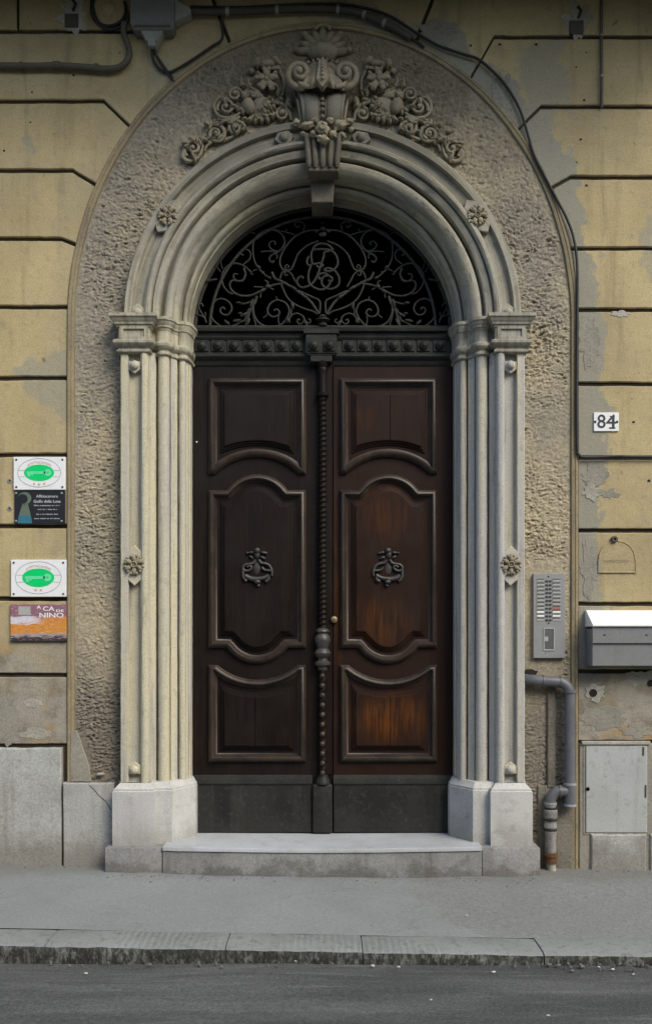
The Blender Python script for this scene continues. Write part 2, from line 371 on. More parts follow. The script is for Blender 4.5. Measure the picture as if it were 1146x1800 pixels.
M['tag_white'] = flat('white_name_tag', (0.82, 0.83, 0.76), 0.5, var=0.04)
M['tag_red'] = flat('red_name_tag', (0.45, 0.16, 0.11), 0.5)
M['box_grey'] = flat('grey_paint', (0.20, 0.207, 0.207), 0.5, var=0.12)
M['box_white'] = flat('white_lid_paint', (0.84, 0.85, 0.82), 0.45, var=0.04)
M['cabinet'] = weathered('pale_grey_paint', (0.40, 0.42, 0.41), (0.36, 0.375, 0.365), (0.20, 0.195, 0.175), scale=2.5, bump=0.2, streak=0.35, rough=0.6, speck=0.1, seed=13)
M['pvc'] = weathered('grey_pvc', (0.135, 0.14, 0.15), (0.105, 0.11, 0.118), (0.07, 0.066, 0.06), scale=6, bump=0.1, rough=0.42, streak=0.4, speck=0.08, spec=0.4)
M['pvc_band'] = flat('pale_pvc', (0.30, 0.31, 0.32), 0.4, var=0.1)
M['pvc_dirty'] = weathered('dirty_pvc', (0.26, 0.255, 0.24), (0.16, 0.155, 0.145), (0.06, 0.052, 0.04), scale=14, bump=0.3, rough=0.55, streak=0.4)
M['rust'] = weathered('rusty_iron', (0.12, 0.055, 0.025), (0.07, 0.04, 0.025), (0.20, 0.12, 0.06), scale=25, bump=0.6)
M['cable'] = flat('black_cable', (0.022, 0.022, 0.021), 0.55, var=0.2)
M['conduit'] = flat('sooty_conduit', (0.075, 0.068, 0.052), 0.6, var=0.2, scale=30)
M['lead'] = flat('grey_sheath', (0.10, 0.09, 0.065), 0.6, var=0.2)
M['junction'] = flat('junction_grey', (0.17, 0.175, 0.165), 0.6, var=0.15)
M['junction_tip'] = flat('junction_pale', (0.27, 0.29, 0.25), 0.6, var=0.12)
M['clip'] = flat('clip_metal', (0.30, 0.30, 0.27), 0.5, 0.3)
M['dark'] = flat('dark_hole', (0.018, 0.016, 0.013), 0.9)
M['brass'] = flat('brass_lock', (0.42, 0.33, 0.18), 0.35, 0.7)
M['litter'] = flat('pale_litter', (0.55, 0.54, 0.48), 0.8)
M['pebble'] = flat('pebble_grey', (0.18, 0.17, 0.15), 0.9, var=0.3)
M['digit'] = flat('black_digit', (0.03, 0.03, 0.035), 0.5)

# ------------------------------------------------------------------ mesh helpers
WORLD = {}
class MB:
    def __init__(self): self.v, self.f = [], []
    def add(self, V, F):
        b = len(self.v); self.v += [tuple(p) for p in V]; self.f += [tuple(i + b for i in f) for f in F]; return self
    def mirrored(self):
        m = MB(); m.v = [(-x, y, z) for x, y, z in self.v]; m.f = [tuple(reversed(f)) for f in self.f]; return m
    def build(self, name, mat, parent=None, smooth=35, recalc=True, mat2=None, mat2_test=None):
        return mesh_obj(name, self.v, self.f, mat, parent, smooth, recalc, mat2, mat2_test)

def place(o, loc, parent):
    o.location = loc
    WORLD[o.name] = Vector(loc)
    if parent is not None:
        o.parent = parent
        o.matrix_parent_inverse = Matrix.Translation(-WORLD[parent.name])
    col.objects.link(o)
    return o

def mesh_obj(name, V, F, mat, parent=None, smooth=35, recalc=True, mat2=None, mat2_test=None):
    xs = [p[0] for p in V]; ys = [p[1] for p in V]; zs = [p[2] for p in V]
    c = Vector(((min(xs) + max(xs)) / 2, (min(ys) + max(ys)) / 2, (min(zs) + max(zs)) / 2))
    me = bpy.data.meshes.new(name)
    me.from_pydata([(p[0] - c.x, p[1] - c.y, p[2] - c.z) for p in V], [], F)
    if recalc:
        bm = bmesh.new(); bm.from_mesh(me)
        bmesh.ops.recalc_face_normals(bm, faces=bm.faces)
        bm.to_mesh(me); bm.free()
    me.materials.append(mat)
    if mat2 is not None:
        me.materials.append(mat2)
        for p in me.polygons:
            if mat2_test(p): p.material_index = 1
    if smooth:
        me.polygons.foreach_set('use_smooth', [True] * len(me.polygons))
        me.set_sharp_from_angle(angle=math.radians(smooth))
    me.update()
    o = bpy.data.objects.new(name, me)
    return place(o, c, parent)

def copy_part(o, loc, parent):
    c = o.copy()
    c.parent = None
    return place(c, loc, parent)

def thing(name, label, cat, loc, group=None):
    o = bpy.data.objects.new(name, None)
    o.empty_display_size = 0.1
    o['label'] = label; o['category'] = cat
    if group: o['group'] = group
    return place(o, Vector(loc), None)
def tag(o, label, cat, group=None):
    o['label'] = label; o['category'] = cat
    if group: o['group'] = group
    return o

def box(x0, x1, y0, y1, z0, z1, bev=0.0, seg=1):
    bm = bmesh.new()
    bmesh.ops.create_cube(bm, size=1.0)
    for v in bm.verts:
        v.co = Vector(((x0 + x1) / 2 + v.co.x * (x1 - x0), (y0 + y1) / 2 + v.co.y * (y1 - y0), (z0 + z1) / 2 + v.co.z * (z1 - z0)))
    if bev:
        bmesh.ops.bevel(bm, geom=list(bm.edges), offset=bev, segments=seg, affect='EDGES', profile=0.5)
    bm.verts.index_update()
    V = [v.co.copy() for v in bm.verts]; F = [tuple(v.index for v in f.verts) for f in bm.faces]
    bm.free()
    return V, F
def pbox(px0, px1, py0, py1, Yf, Yb, bev=0.0, seg=1):
    return box(PX(px0, Yf), PX(px1, Yf), Yf, Yb, PZ(py1, Yf), PZ(py0, Yf), bev, seg)

def normals2(path, closed):
    n = len(path); out = []
    for i in range(n):
        def seg(a, b):
            d = Vector((b[0] - a[0], b[1] - a[1]))
            return d.normalized() if d.length > 1e-9 else None
        d1 = seg(path[i - 1], path[i]) if (closed or i > 0) else None
        d2 = seg(path[i], path[(i + 1) % n]) if (closed or i < n - 1) else None
        if d1 is None: d1 = d2
        if d2 is None: d2 = d1
        n1, n2 = Vector((-d1.y, d1.x)), Vector((-d2.y, d2.x))
        k = 1 + n1.dot(n2)
        out.append((n1 + n2) / max(k, 0.25))
    return out
def offset(path, d, closed=True):
    return [(p[0] + n.x * d, p[1] + n.y * d) for p, n in zip(path, normals2(path, closed))]

def sweep_xz(path, prof, Yb, closed=True, cap=False):
    """profile (o, h): o along the path's left normal in the wall plane, h out of the wall."""
    N = normals2(path, closed); V = []; F = []; k = len(prof); n = len(path)
    for p, nn in zip(path, N):
        for o, h in prof: V.append((p[0] + nn.x * o, Yb - h, p[1] + nn.y * o))
    for i in range(n if closed else n - 1):
        j = (i + 1) % n
        for a in range(k - 1): F.append((i * k + a, i * k + a + 1, j * k + a + 1, j * k + a))
    if cap and not closed:
        F.append(tuple(range(k))); F.append(tuple((n - 1) * k + a for a in range(k)))
    return V, F
def sweep_plan(path, prof, closed=False, cap=True):
    """profile (o, z): o along the path's left normal in plan (x, y), z up."""
    N = normals2(path, closed); V = []; F = []; k = len(prof); n = len(path)
    for p, nn in zip(path, N):
        for o, z in prof: V.append((p[0] + nn.x * o, p[1] + nn.y * o, z))
    for i in range(n if closed else n - 1):
        j = (i + 1) % n
        for a in range(k - 1): F.append((i * k + a, i * k + a + 1, j * k + a + 1, j * k + a))
    return V, F
def prism(outline, Yf, Yb, chamfer=0.0):
    """outline counter-clockwise in (x, z); front at Yf."""
    n = len(outline); V = []; F = []
    rings = []
    if chamfer:
        rings.append(([p for p in offset(outline, chamfer)], Yf)); rings.append((outline, Yf + chamfer))
    else: rings.append((outline, Yf))
    rings.append((outline, Yb))
    for pts, y in rings: V += [(p[0], y, p[1]) for p in pts]
    F.append(tuple(range(n)))
    for r in range(len(rings) - 1):
        for i in range(n):
            j = (i + 1) % n
            F.append((r * n + i, r * n + j, (r + 1) * n + j, (r + 1) * n + i))
    F.append(tuple(reversed(range((len(rings) - 1) * n, len(rings) * n))))
    return V, F
def tube(pts, r, sides=8, radii=None, caps=True, flat_y=1.0):
    pts = [Vector(p) for p in pts]; n = len(pts); V = []; F = []
    up = None
    for i, p in enumerate(pts):
        t = (pts[min(i + 1, n - 1)] - pts[max(i - 1, 0)])
        t = t.normalized() if t.length > 1e-9 else Vector((1, 0, 0))
        if up is None:
            up = t.orthogonal().normalized()
        up = (up - t * up.dot(t))
        up = up.normalized() if up.length > 1e-6 else t.orthogonal().normalized()
        b = t.cross(up)
        rr = radii[i] if radii else r
        for k in range(sides):
            a = 2 * math.pi * k / sides
            d = (up * math.cos(a) + b * math.sin(a)) * rr
            d.y *= flat_y
            V.append(p + d)
    for i in range(n - 1):
        for k in range(sides):
            k2 = (k + 1) % sides
            F.append((i * sides + k, i * sides + k2, (i + 1) * sides + k2, (i + 1) * sides + k))
    if caps:
        F.append(tuple(range(sides))); F.append(tuple(reversed(range((n - 1) * sides, n * sides))))
    return V, F
def lathe(prof, c, axis='z', seg=20, a0=0.0, a1=2 * math.pi):
    """prof: (r, t) along axis from c."""
    full = abs(a1 - a0 - 2 * math.pi) < 1e-6
    m = seg if full else seg + 1
    V = []; F = []
    for r, t in prof:
        for k in range(m):
            a = a0 + (a1 - a0) * k / seg
            u, w = r * math.cos(a), r * math.sin(a)
            if axis == 'z': V.append((c[0] + u, c[1] + w, c[2] + t))
            elif axis == 'y': V.append((c[0] + u, c[1] + t, c[2] + w))
            else: V.append((c[0] + t, c[1] + u, c[2] + w))
    for i in range(len(prof) - 1):
        for k in range(m if full else m - 1):
            k2 = (k + 1) % m
            F.append((i * m + k, i * m + k2, (i + 1) * m + k2, (i + 1) * m + k))
    if full:
        F.append(tuple(range(m))); F.append(tuple((len(prof) - 1) * m + k for k in range(m)))
    return V, F
def ball(c, rx, ry=None, rz=None, seg=12, rings=7, rot=0.0, rough=0.0):
    ry = rx if ry is None else ry; rz = rx if rz is None else rz
    V = [(0, 0, 1)]; F = []
    for i in range(1, rings):
        t = math.pi * i / rings
        for k in range(seg):
            a = 2 * math.pi * k / seg
            V.append((math.sin(t) * math.cos(a), math.sin(t) * math.sin(a), math.cos(t)))
    V.append((0, 0, -1))
    for k in range(seg):
        F.append((0, 1 + k, 1 + (k + 1) % seg)); F.append((len(V) - 1, len(V) - 1 - seg + (k + 1) % seg, len(V) - 1 - seg + k))
    for i in range(rings - 2):
        for k in range(seg):
            a = 1 + i * seg + k; b = 1 + i * seg + (k + 1) % seg
            F.append((a, a + seg, b + seg, b))
    out = []
    cr, sr = math.cos(rot), math.sin(rot)
    for x, y, z in V:
        q = 1.0 + (rough * noise.noise(Vector((x * 2 + c[0] * 31, y * 2, z * 2 + c[2] * 17))) if rough else 0)
        x, y, z = x * rx * q, y * ry * q, z * rz * q
        out.append((c[0] + x * cr - z * sr, c[1] + y, c[2] + x * sr + z * cr))
    return out, F
def catmull(pts, step=6, closed=False):
    pts = [Vector(p) for p in pts]; out = []; n = len(pts)
    rng = range(n) if closed else range(n - 1)
    for i in rng:
        if closed: p0, p1, p2, p3 = pts[i - 1], pts[i], pts[(i + 1) % n], pts[(i + 2) % n]
        else: p0, p1, p2, p3 = pts[max(i - 1, 0)], pts[i], pts[i + 1], pts[min(i + 2, n - 1)]
        for k in range(step):
            t = k / step
            out.append(0.5 * ((2 * p1) + (p2 - p0) * t + (2 * p0 - 5 * p1 + 4 * p2 - p3) * t * t + (3 * p1 - p0 - 3 * p2 + p3) * t ** 3))
    if not closed: out.append(pts[-1])
    return out
def arc3(a, m, b, n=14):
    """circular arc through three 2D points."""
    ax, ay = a; bx, by = m; cx, cy = b
    d = 2 * (ax * (by - cy) + bx * (cy - ay) + cx * (ay - by))
    ux = ((ax * ax + ay * ay) * (by - cy) + (bx * bx + by * by) * (cy - ay) + (cx * cx + cy * cy) * (ay - by)) / d
    uy = ((ax * ax + ay * ay) * (cx - bx) + (bx * bx + by * by) * (ax - cx) + (cx * cx + cy * cy) * (bx - ax)) / d
    r = math.hypot(ax - ux, ay - uy)
    t0 = math.atan2(ay - uy, ax - ux); t1 = math.atan2(by - uy, bx - ux); t2 = math.atan2(cy - uy, cx - ux)
    def unwrap(t, ref):
        while t - ref > math.pi: t -= 2 * math.pi
        while t - ref < -math.pi: t += 2 * math.pi
        return t
    t1 = unwrap(t1, t0); t2 = unwrap(t2, t1)
    return [(ux + r * math.cos(t0 + (t2 - t0) * i / n), uy + r * math.sin(t0 + (t2 - t0) * i / n)) for i in range(n + 1)]
def resample(path, step, closed=False):
    out = []
    n = len(path)
    for i in range(n if closed else n - 1):
        a, b = path[i], path[(i + 1) % n]
        L = math.hypot(b[0] - a[0], b[1] - a[1]); k = max(1, int(L / step))
        for j in range(k): out.append((a[0] + (b[0] - a[0]) * j / k, a[1] + (b[1] - a[1]) * j / k))
    if not closed: out.append(path[-1])
    return out
def spiral(c, r0, r1, turns, a0=0.0, d=1, n=28):
    out = []
    for i in range(n + 1):
        t = i / n; r = r0 + (r1 - r0) * t; a = a0 + d * turns * 2 * math.pi * t
        out.append((c[0] + r * math.cos(a), c[1] + r * math.sin(a)))
    return out

def text_mesh(s, size):
    cu = bpy.data.curves.new('lettering', 'FONT'); cu.body = s; cu.size = size; cu.align_x = 'CENTER'; cu.align_y = 'CENTER'
    cu.resolution_u = 3
    o = bpy.data.objects.new('lettering_tmp', cu); col.objects.link(o)
    dg = bpy.context.evaluated_depsgraph_get(); dg.update()
    me = bpy.data.meshes.new_from_object(o.evaluated_get(dg))
    V = [tuple(v.co) for v in me.vertices]; F = [tuple(p.vertices) for p in me.polygons]
    bpy.data.objects.remove(o); bpy.data.curves.remove(cu); bpy.data.meshes.remove(me)
    return V, F
def text_at(s, px, py, Y, size, width=None, bold=0.0, arc=None):
    """flat lettering facing the street, centred at a photo point; width in metres stretches it."""
    V, F = text_mesh(s, size)
    xs = [v[0] for v in V]; w = max(xs) - min(xs); k = (width / w) if width else 1.0
    c = P3(px, py, Y); out = []
    for x, y, z in V:
        x *= k
        if arc: y = y - arc * (x * x)
        out.append((c.x + x, Y, c.z + y))
    VV, FF = list(out), list(F)
    if bold:
        for dx, dz in ((bold, 0), (-bold, 0), (0, bold)):
            b = len(VV); VV += [(v[0] + dx, v[1] - 0.0002 * (len(VV) // max(1, len(out))), v[2] + dz) for v in out]; FF += [tuple(i + b for i in f) for f in F]
    return VV, FF

# ==================================================================== SETTING
def z_wall(x): return 0.030 - 0.008 * max(-3, min(3, x))
def z_kerb(x): return 0.022 - 0.018 * max(-2.5, min(2.5, x))
KY, KI = -1.59, -1.345
def road_z(x): return -0.032 - 0.006 * max(0, min(2, x))

# road: one sheet to the horizon
V = []; F = []
xs = [-150, -40, -12, -6, -4] + [-3 + 0.25 * i for i in range(25)] + [4, 6, 12, 40, 150]
ys = [-150, -40, -12, -6, -4, -3, -2.2, -1.9, -1.62, -1.2]
for yv in ys:
    for xv in xs:
        V.append((xv, yv, road_z(xv) + 0.006 * noise.noise(Vector((xv * 1.3, yv * 1.5, 0))) - (0.012 if yv > -1.7 else 0)))
nx = len(xs)
for j in range(len(ys) - 1):
    for i in range(nx - 1): F.append((j * nx + i, j * nx + i + 1, (j + 1) * nx + i + 1, (j + 1) * nx + i))
o = mesh_obj('road', V, F, M['road'], None, 60); o['kind'] = 'structure'
# pavement
V = []; F = []
xs = [-150, -40, -12, -6] + [-4 + 0.1 * i for i in range(81)] + [6, 12, 40, 150]
ys = [KI - 0.004 + (0.62 - KI) * t for t in (0, .04, .1, .2, .3, .4, .5, .58, .66, .70, .74, .80, 1)]
for yv in ys:
    t = min(1, max(0, (yv - KI) / (0 - KI)))
    for xv in xs:
        zz = z_kerb(xv) * (1 - t) + z_wall(xv) * t + 0.006 * noise.noise(Vector((xv * 1.1, yv * 1.5, 4))) + 0.004 * noise.noise(Vector((xv * 6, yv * 6, 9)))
        if yv > -0.28: zz += 0.012 * (0.5 + noise.noise(Vector((xv * 4, 0, 3))))
        V.append((xv, yv, zz))
nx = len(xs)
for j in range(len(ys) - 1):
    for i in range(nx - 1): F.append((j * nx + i, j * nx + i + 1, (j + 1) * nx + i + 1, (j + 1) * nx + i))
pav = mesh_obj('pavement', V, F, M['pavement'], None, 60); pav['kind'] = 'structure'
# kerb with its stones
kerb = bpy.data.objects.new('kerb', None); kerb['kind'] = 'structure'; kerb.empty_display_size = 0.1
place(kerb, Vector((0, -1.47, 0)), None)
joints = [PX(v, -1.5) for v in (-1000, -640, -262, 88, 400, 637, 950, 1330, 1700, 2100)]
for a, b in zip(joints[:-1], joints[1:]):
    mb = MB(); n = max(8, int((b - a) / 0.03)); V = []; F = []
    sd = random.uniform(0, 50)
    lift = random.uniform(-0.003, 0.003)
    for i in range(n + 1):
        x = a + 0.001 + (b - a - 0.005) * i / n
        e = 1.0
        if i in (0, n): e = 0.0
        q = noise.noise(Vector((x * 9, sd, 0))) * 0.008 + noise.noise(Vector((x * 30, sd, 2))) * 0.006
        q2 = noise.noise(Vector((x * 24, sd, 7))) * 0.014 + noise.noise(Vector((x * 60, sd, 4))) * 0.008
        zt = z_kerb(x) + lift + 0.002 * noise.noise(Vector((x * 3, sd, 1)))
        prof = [(KI, zt - 0.05), (KI, zt - 0.004 + 0.003 * e), (KI - 0.01, zt + 0.002 * e), (KI - 0.12, zt + 0.001), (KY + 0.035, zt - 0.002), (KY + 0.012 + q, zt - 0.010 + q * 0.3), (KY + 0.004 + q2 * 0.7, zt - 0.028 + q2 * 0.5), (KY + 0.002 + q2, zt - 0.045), (KY + 0.003 - q2 * 0.4, road_z(x) - 0.06)]
        V += [(x, y, z) for y, z in prof]
    k = 9
    for i in range(n):
        for j in range(k - 1): F.append((i * k + j, i * k + j + 1, (i + 1) * k + j + 1, (i + 1) * k + j))
    F.append(tuple(range(k))); F.append(tuple(reversed(range(n * k, n * k + k))))
    mesh_obj('kerb_stone', V, F, M['kerb'], kerb, 45, True, M['kerb_face'], lambda p: p.index % 8 >= 5 and p.index < n * 8)

# hallway behind the fanlight
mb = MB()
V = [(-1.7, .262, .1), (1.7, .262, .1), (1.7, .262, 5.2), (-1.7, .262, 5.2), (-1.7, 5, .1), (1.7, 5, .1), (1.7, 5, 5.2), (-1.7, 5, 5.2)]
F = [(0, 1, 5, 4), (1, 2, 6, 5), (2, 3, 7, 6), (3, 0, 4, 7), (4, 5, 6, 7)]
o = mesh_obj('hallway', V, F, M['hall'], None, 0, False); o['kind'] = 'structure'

# ==================================================================== BUILDING FACADE
SPR = 3.573           # springing height
bld = thing('building', 'ochre rendered stone building front with deep horizontal joints around the arched doorway', 'building', (0, 0.1, 0.0))
EW, EH = 1.657, 1.956  # outer border: half width, rise
def ell(a, w=EW, h=EH): return (w * math.cos(a), SPR + h * math.sin(a))
# backing wall with the arched opening
HB = 1.13
inner = [(-HB, -0.05)] + [(-HB, z) for z in (1.2, 2.4)] + [(-HB * math.cos(math.pi * i / 32), SPR + HB * math.sin(math.pi * i / 32)) for i in range(33)] + [(HB, z) for z in (2.4, 1.2)] + [(HB, -0.05)]
outer = []
ZT, XW = 8.6, 7.0
for x, z in inner:
    if z <= SPR + 1e-6: outer.append((math.copysign(XW, x), z))
    else:
        a = math.atan2(z - SPR, x); k = min(XW / max(1e-6, abs(math.cos(a))), (ZT - SPR) / max(1e-6, math.sin(a)))
        outer.append((k * math.cos(a), SPR + k * math.sin(a)))
V = []; F = []
for (a, b) in zip(inner, outer):
    V += [(a[0], .022, a[1]), (b[0], .022, b[1]), (b[0], .26, b[1]), (a[0], .26, a[1])]
for i in range(len(inner) - 1):
    for k in range(4): F.append((i * 4 + k, i * 4 + (k + 1) % 4, (i + 1) * 4 + (k + 1) % 4, (i + 1) * 4 + k))
mesh_obj('backing_wall', V, F, M['mortar'], bld, 30)

GAP = 0.0135
def jit(path, amp=0.0022, closed=True, keep=None):
    out = []
    for x, z in path:
        q = noise.noise(Vector((x * 7, 3.3, z * 7))) * amp + noise.noise(Vector((x * 23, 1.1, z * 23))) * amp * 0.7
        q2 = noise.noise(Vector((x * 7, 8.3, z * 7))) * amp + noise.noise(Vector((x * 23, 6.1, z * 23))) * amp * 0.7
        out.append((x + q2 * 0.5, z + q))
    return out
def ccw(p):
    a = sum(p[i - 1][0] * p[i][1] - p[i][0] * p[i - 1][1] for i in range(len(p)))
    return p if a > 0 else list(reversed(p))
def wall_block(outline, mat='wall', name='stone_block', yf=0.0, ch=0.005, amp=0.0036, step=0.035):
    p = ccw(outline)
    p = jit(resample(p, step, True), amp)
    V, F = prism(p, yf, 0.024, ch)
    return mesh_obj(name, V, F, M[mat], bld, 25)
def ell_pts(p, q, grow=0.004, n=24):
    """points on the border ellipse from p to q (above springing) or on its straight sides."""
    def par(pt):
        if pt[1] <= SPR: return None
        return math.atan2((pt[1] - SPR) / EH, pt[0] / EW)
    a, b = par(p), par(q); s = 1 if (p[0] + q[0]) > 0 else -1
    if a is None and b is None: return [(s * (EW + grow), p[1]), (s * (EW + grow), q[1])]
    end = 0.0 if s > 0 else math.pi
    aa = end if a is None else a; bb = end if b is None else b
    pts = [((EW + grow) * math.cos(aa + (bb - aa) * i / n), SPR + (EH + grow) * math.sin(aa + (bb - aa) * i / n)) for i in range(n + 1)]
    if a is None: pts.insert(0, (s * (EW + grow), p[1]))
    if b is None: pts.append((s * (EW + grow), q[1]))
    return pts
def joint_paths(side):
    if side < 0:
        js = [([(-900, 55), (245, 55), (305, 140)]), ([(-900, 178), (183, 178), (228, 222)]), ([(-900, 300), (128, 300), (165, 323)]), ([(-900, 420), (108, 420), (128, 429)])]
        js += [[(-900, v), (118, v)] for v in (540, 665, 800, 925, 1053, 1187, 1311)]
    else:
        js = [([(2100, 65), (868, 65), (822, 145)]), ([(2100, 188), (950, 188), (908, 230)]), ([(2100, 312), (1003, 312), (968, 331)]), ([(2100, 433), (1015, 433)])]
        js += [[(2100, v), (1016, v)] for v in (545, 675, 805, 933, 1062, 1180, 1305)]
    out = []
    for j in js:
        q = [P2(*p) for p in j]
        q[0] = (side * 6.9, q[0][1])
        out.append(q)
    return out
def shift(path, d):
    return [(x, z + d) for x, z in path]
for side in (-1, 1):
    J = joint_paths(side)
    for i in range(len(J) - 1):
        up = shift(J[i], -GAP); lo = shift(J[i + 1], GAP)
        e = ell_pts(up[-1], lo[-1])
        wall_block(up[:-1] + e + list(reversed(lo[:-1])))
    # course above the first diagonal joint, beside the voussoir
    vx = (352, 401) if side < 0 else (784, 733)
    top = PZ(-66); vt, vb = P2(vx[0], -66), P2(vx[1], 66 if side < 0 else 65)
    lo = shift(J[0], GAP)
    e = ell_pts((vb[0] + side * 0.012, vb[1]), lo[-1])
    pts = [(side * 6.9, top - GAP), (vt[0] + side * 0.012, top - GAP)] + e + list(reversed(lo[:-1]))
    if side < 0:
        cut = PX(32)
        wall_block([(side * 6.9, top - GAP), (cut - GAP * .8, top - GAP), (cut - GAP * .8, lo[0][1]), (side * 6.9, lo[0][1])])
        pts = [(cut + GAP * .6, top - GAP), (vt[0] - 0.012, top - GAP)] + e + [lo[1], (cut + GAP * .6, lo[0][1])]
    wall_block(pts)
    # course above, up to the balcony
    wall_block([(side * 6.9, top + GAP), (side * 0.62, top + GAP), (side * 0.62, PZ(-190) - GAP), (side * 6.9, PZ(-190) - GAP)])
    wall_block([(side * 6.9, PZ(-190) + GAP), (side * 0.3, PZ(-190) + GAP), (side * 0.3, 8.5), (side * 6.9, 8.5)])
lv, rv = (P2(352, -66), P2(401, 66)), (P2(784, -66), P2(733, 65))
wall_block([(lv[0][0] + .012, PZ(-66) - GAP), (rv[0][0] - .012, PZ(-66) - GAP)] + ell_pts((rv[1][0] - .012, rv[1][1]), (lv[1][0] + .012, lv[1][1])))
wall_block([(-0.6, PZ(-66) + GAP), (0.6, PZ(-66) + GAP), (0.6, PZ(-190) - GAP), (-0.6, PZ(-190) - GAP)])
# foot stones of the wall
def quad(x0, x1, z0, z1): return [(x0, z0), (x1, z0), (x1, z1), (x0, z1)]
wall_block(quad(-6.9, PX(109, -.02), -0.05, PZ(1315, -.02)), 'base', 'foot_stone', -0.028, 0.008, 0.005)
wall_block(quad(PX(112, -.035), PX(201, -.035), -0.05, PZ(1376, -.035)), 'base', 'foot_stone', -0.045, 0.006, 0.006)
wall_block(quad(PX(1018, -.02), 6.9, -0.05, PZ(1308, -.02)), 'cement', 'foot_stone', -0.012, 0.006, 0.006)
wall_block(quad(PX(1038, -.03), PX(1136, -.03), -0.05, PZ(1467, -.03)), 'base', 'foot_stone', -0.030, 0.01, 0.008)
wall_block(quad(PX(1142, -.03), 6.9, -0.05, PZ(1467, -.03)), 'base', 'foot_stone', -0.026, 0.01, 0.008)
wall_block(quad(PX(945, 0), PX(1014, 0), -0.05, PZ(1380, 0)), 'cement_dark', 'foot_stone', -0.010, 0.006, 0.01)

# smooth border round the roughcast
path = [(EW, 0.0)] + [(EW, 0.3 * k) for k in range(1, 12)] + [ell(math.pi * i / 96) for i in range(97)] + [(-EW, 3.3 - 0.3 * k) for k in range(0, 10)] + [(-EW, 0.58)]
path = jit(path, 0.003)
prof = [(-0.002, -0.022), (-0.002, 0.008), (0.004, 0.014), (0.016, 0.014), (0.019, 0.009), (0.024, 0.009), (0.027, 0.013), (0.040, 0.010), (0.050, -0.022)]
V, F = sweep_xz(path, prof, 0.0, False, True)
mesh_obj('border_moulding', V, F, M['border'], bld, 40)
# roughcast field
def inner_path(t, n=None):
    pass
Zb = 0.55
LEN = [(SPR - Zb)]
V = []; F = []
NU, rows = 76, []
def rc_row(pi, po): rows.append((pi, po))
NZ = 600
ri, re = 1.262, 0.046
for k in range(NZ): 
    z = Zb - 0.5 + (SPR - Zb + 0.5) * k / NZ
    rc_row((1.262, z), (EW - re, z))
NA = 860
for k in range(NA + 1):
    a = math.pi * k / NA
    rc_row((1.250 * math.cos(a), SPR + 1.250 * math.sin(a)), ((EW - re) * math.cos(a), SPR + (EH - re) * math.sin(a)))
for k in range(NZ - 1, -1, -1):
    z = Zb - 0.5 + (SPR - Zb + 0.5) * k / NZ
    rc_row((-1.262, z), (-(EW - re), z))
ix0, ix1, iz0, iz1 = PX(922), PX(1003), PZ(1200), PZ(996)
lx, lz = P2(135, 1345)
for (pi, po) in rows:
    for u in range(NU + 1):
        t = u / NU
        x = pi[0] + (po[0] - pi[0]) * t; z = pi[1] + (po[1] - pi[1]) * t
        p1 = Vector((x * 14, 0.3, z * 34))
        w = noise.noise(Vector((x * 9, 5.0, z * 9))) * 0.9
        a = noise.noise(Vector((x * 20 + w, 0.3, z * 52 + w * 1.5)))
        b = noise.noise(Vector((x * 40 + w * 2, 2.3, z * 92 + w * 2)))
        c = noise.noise(Vector((x * 105, 4.3, z * 130)))
        d_ = noise.noise(Vector((x * 24 + w * 3, 7.3, z * 50 + w * 3)))
        h = 0.0085 * b + 0.006 * c + 0.005 * d_ - 0.010 * max(0.0, a * b * 4 - .25)
        h *= 0.95 + 0.75 * noise.noise(Vector((x * 2.2, 3, z * 1.6))) + 0.35 * noise.noise(Vector((x * 6, 8, z * 5)))
        fade = 1.0
        if ix0 - .05 < x < ix1 + .05 and iz0 - .02 < z < iz1 + .05:
            dx = max(ix0 - x, x - ix1, 0); dz = max(iz0 - z, z - iz1, 0)
            fade = min(1.0, 0.12 + 12 * max(dx, dz) + 0.25 * max(0, noise.noise(Vector((x * 14, 1, z * 14)))) + (0.6 if x > ix1 - 0.05 else 0))
        d = math.hypot((x - lx) / 0.10, (z - lz) / 0.22)
        if d < 1.0 + 0.2 * noise.noise(Vector((x * 12, 7, z * 12))): fade = min(fade, 0.15)
        edge = min(1.0, min(t, 1 - t) * 12)
        h = h * fade * (0.35 + 0.65 * edge) + 0.004 * noise.noise(Vector((x * 3, 9, z * 3)))
        V.append((x, 0.004 - h, z))
k = NU + 1
for i in range(len(rows) - 1):
    for u in range(NU): F.append((i * k + u, i * k + u + 1, (i + 1) * k + u + 1, (i + 1) * k + u))
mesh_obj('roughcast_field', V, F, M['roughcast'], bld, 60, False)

# unseen balcony added over the doorway to shade the wall top
BZ = 5.86
bal = MB(); bal.add(*box(-2.9, 2.9, -1.15, 0.02, BZ, BZ + 0.16, 0.02)); bal.add(*box(-2.84, 2.84, -1.09, 0.02, BZ - 0.07, BZ - 0.002, 0.015))
bo = bal.build('shade_balcony', M['border'], bld)
for xb in (-2.55, 2.55):
    pts = [(-0.0, BZ - .072), (-0.62, BZ - .072), (-0.62, BZ - .17), (-0.45, BZ - .22), (-0.30, BZ - .34), (-0.16, BZ - .52), (-0.0, BZ - .56)]
    V = [(xb - .1, y, z) for y, z in pts] + [(xb + .1, y, z) for y, z in pts]; n = len(pts)
    F = [tuple(range(n)), tuple(range(2 * n - 1, n - 1, -1))] + [(i, (i + 1) % n, n + (i + 1) % n, n + i) for i in range(n)]
    mesh_obj('bracket', V, F, M['border'], bo)

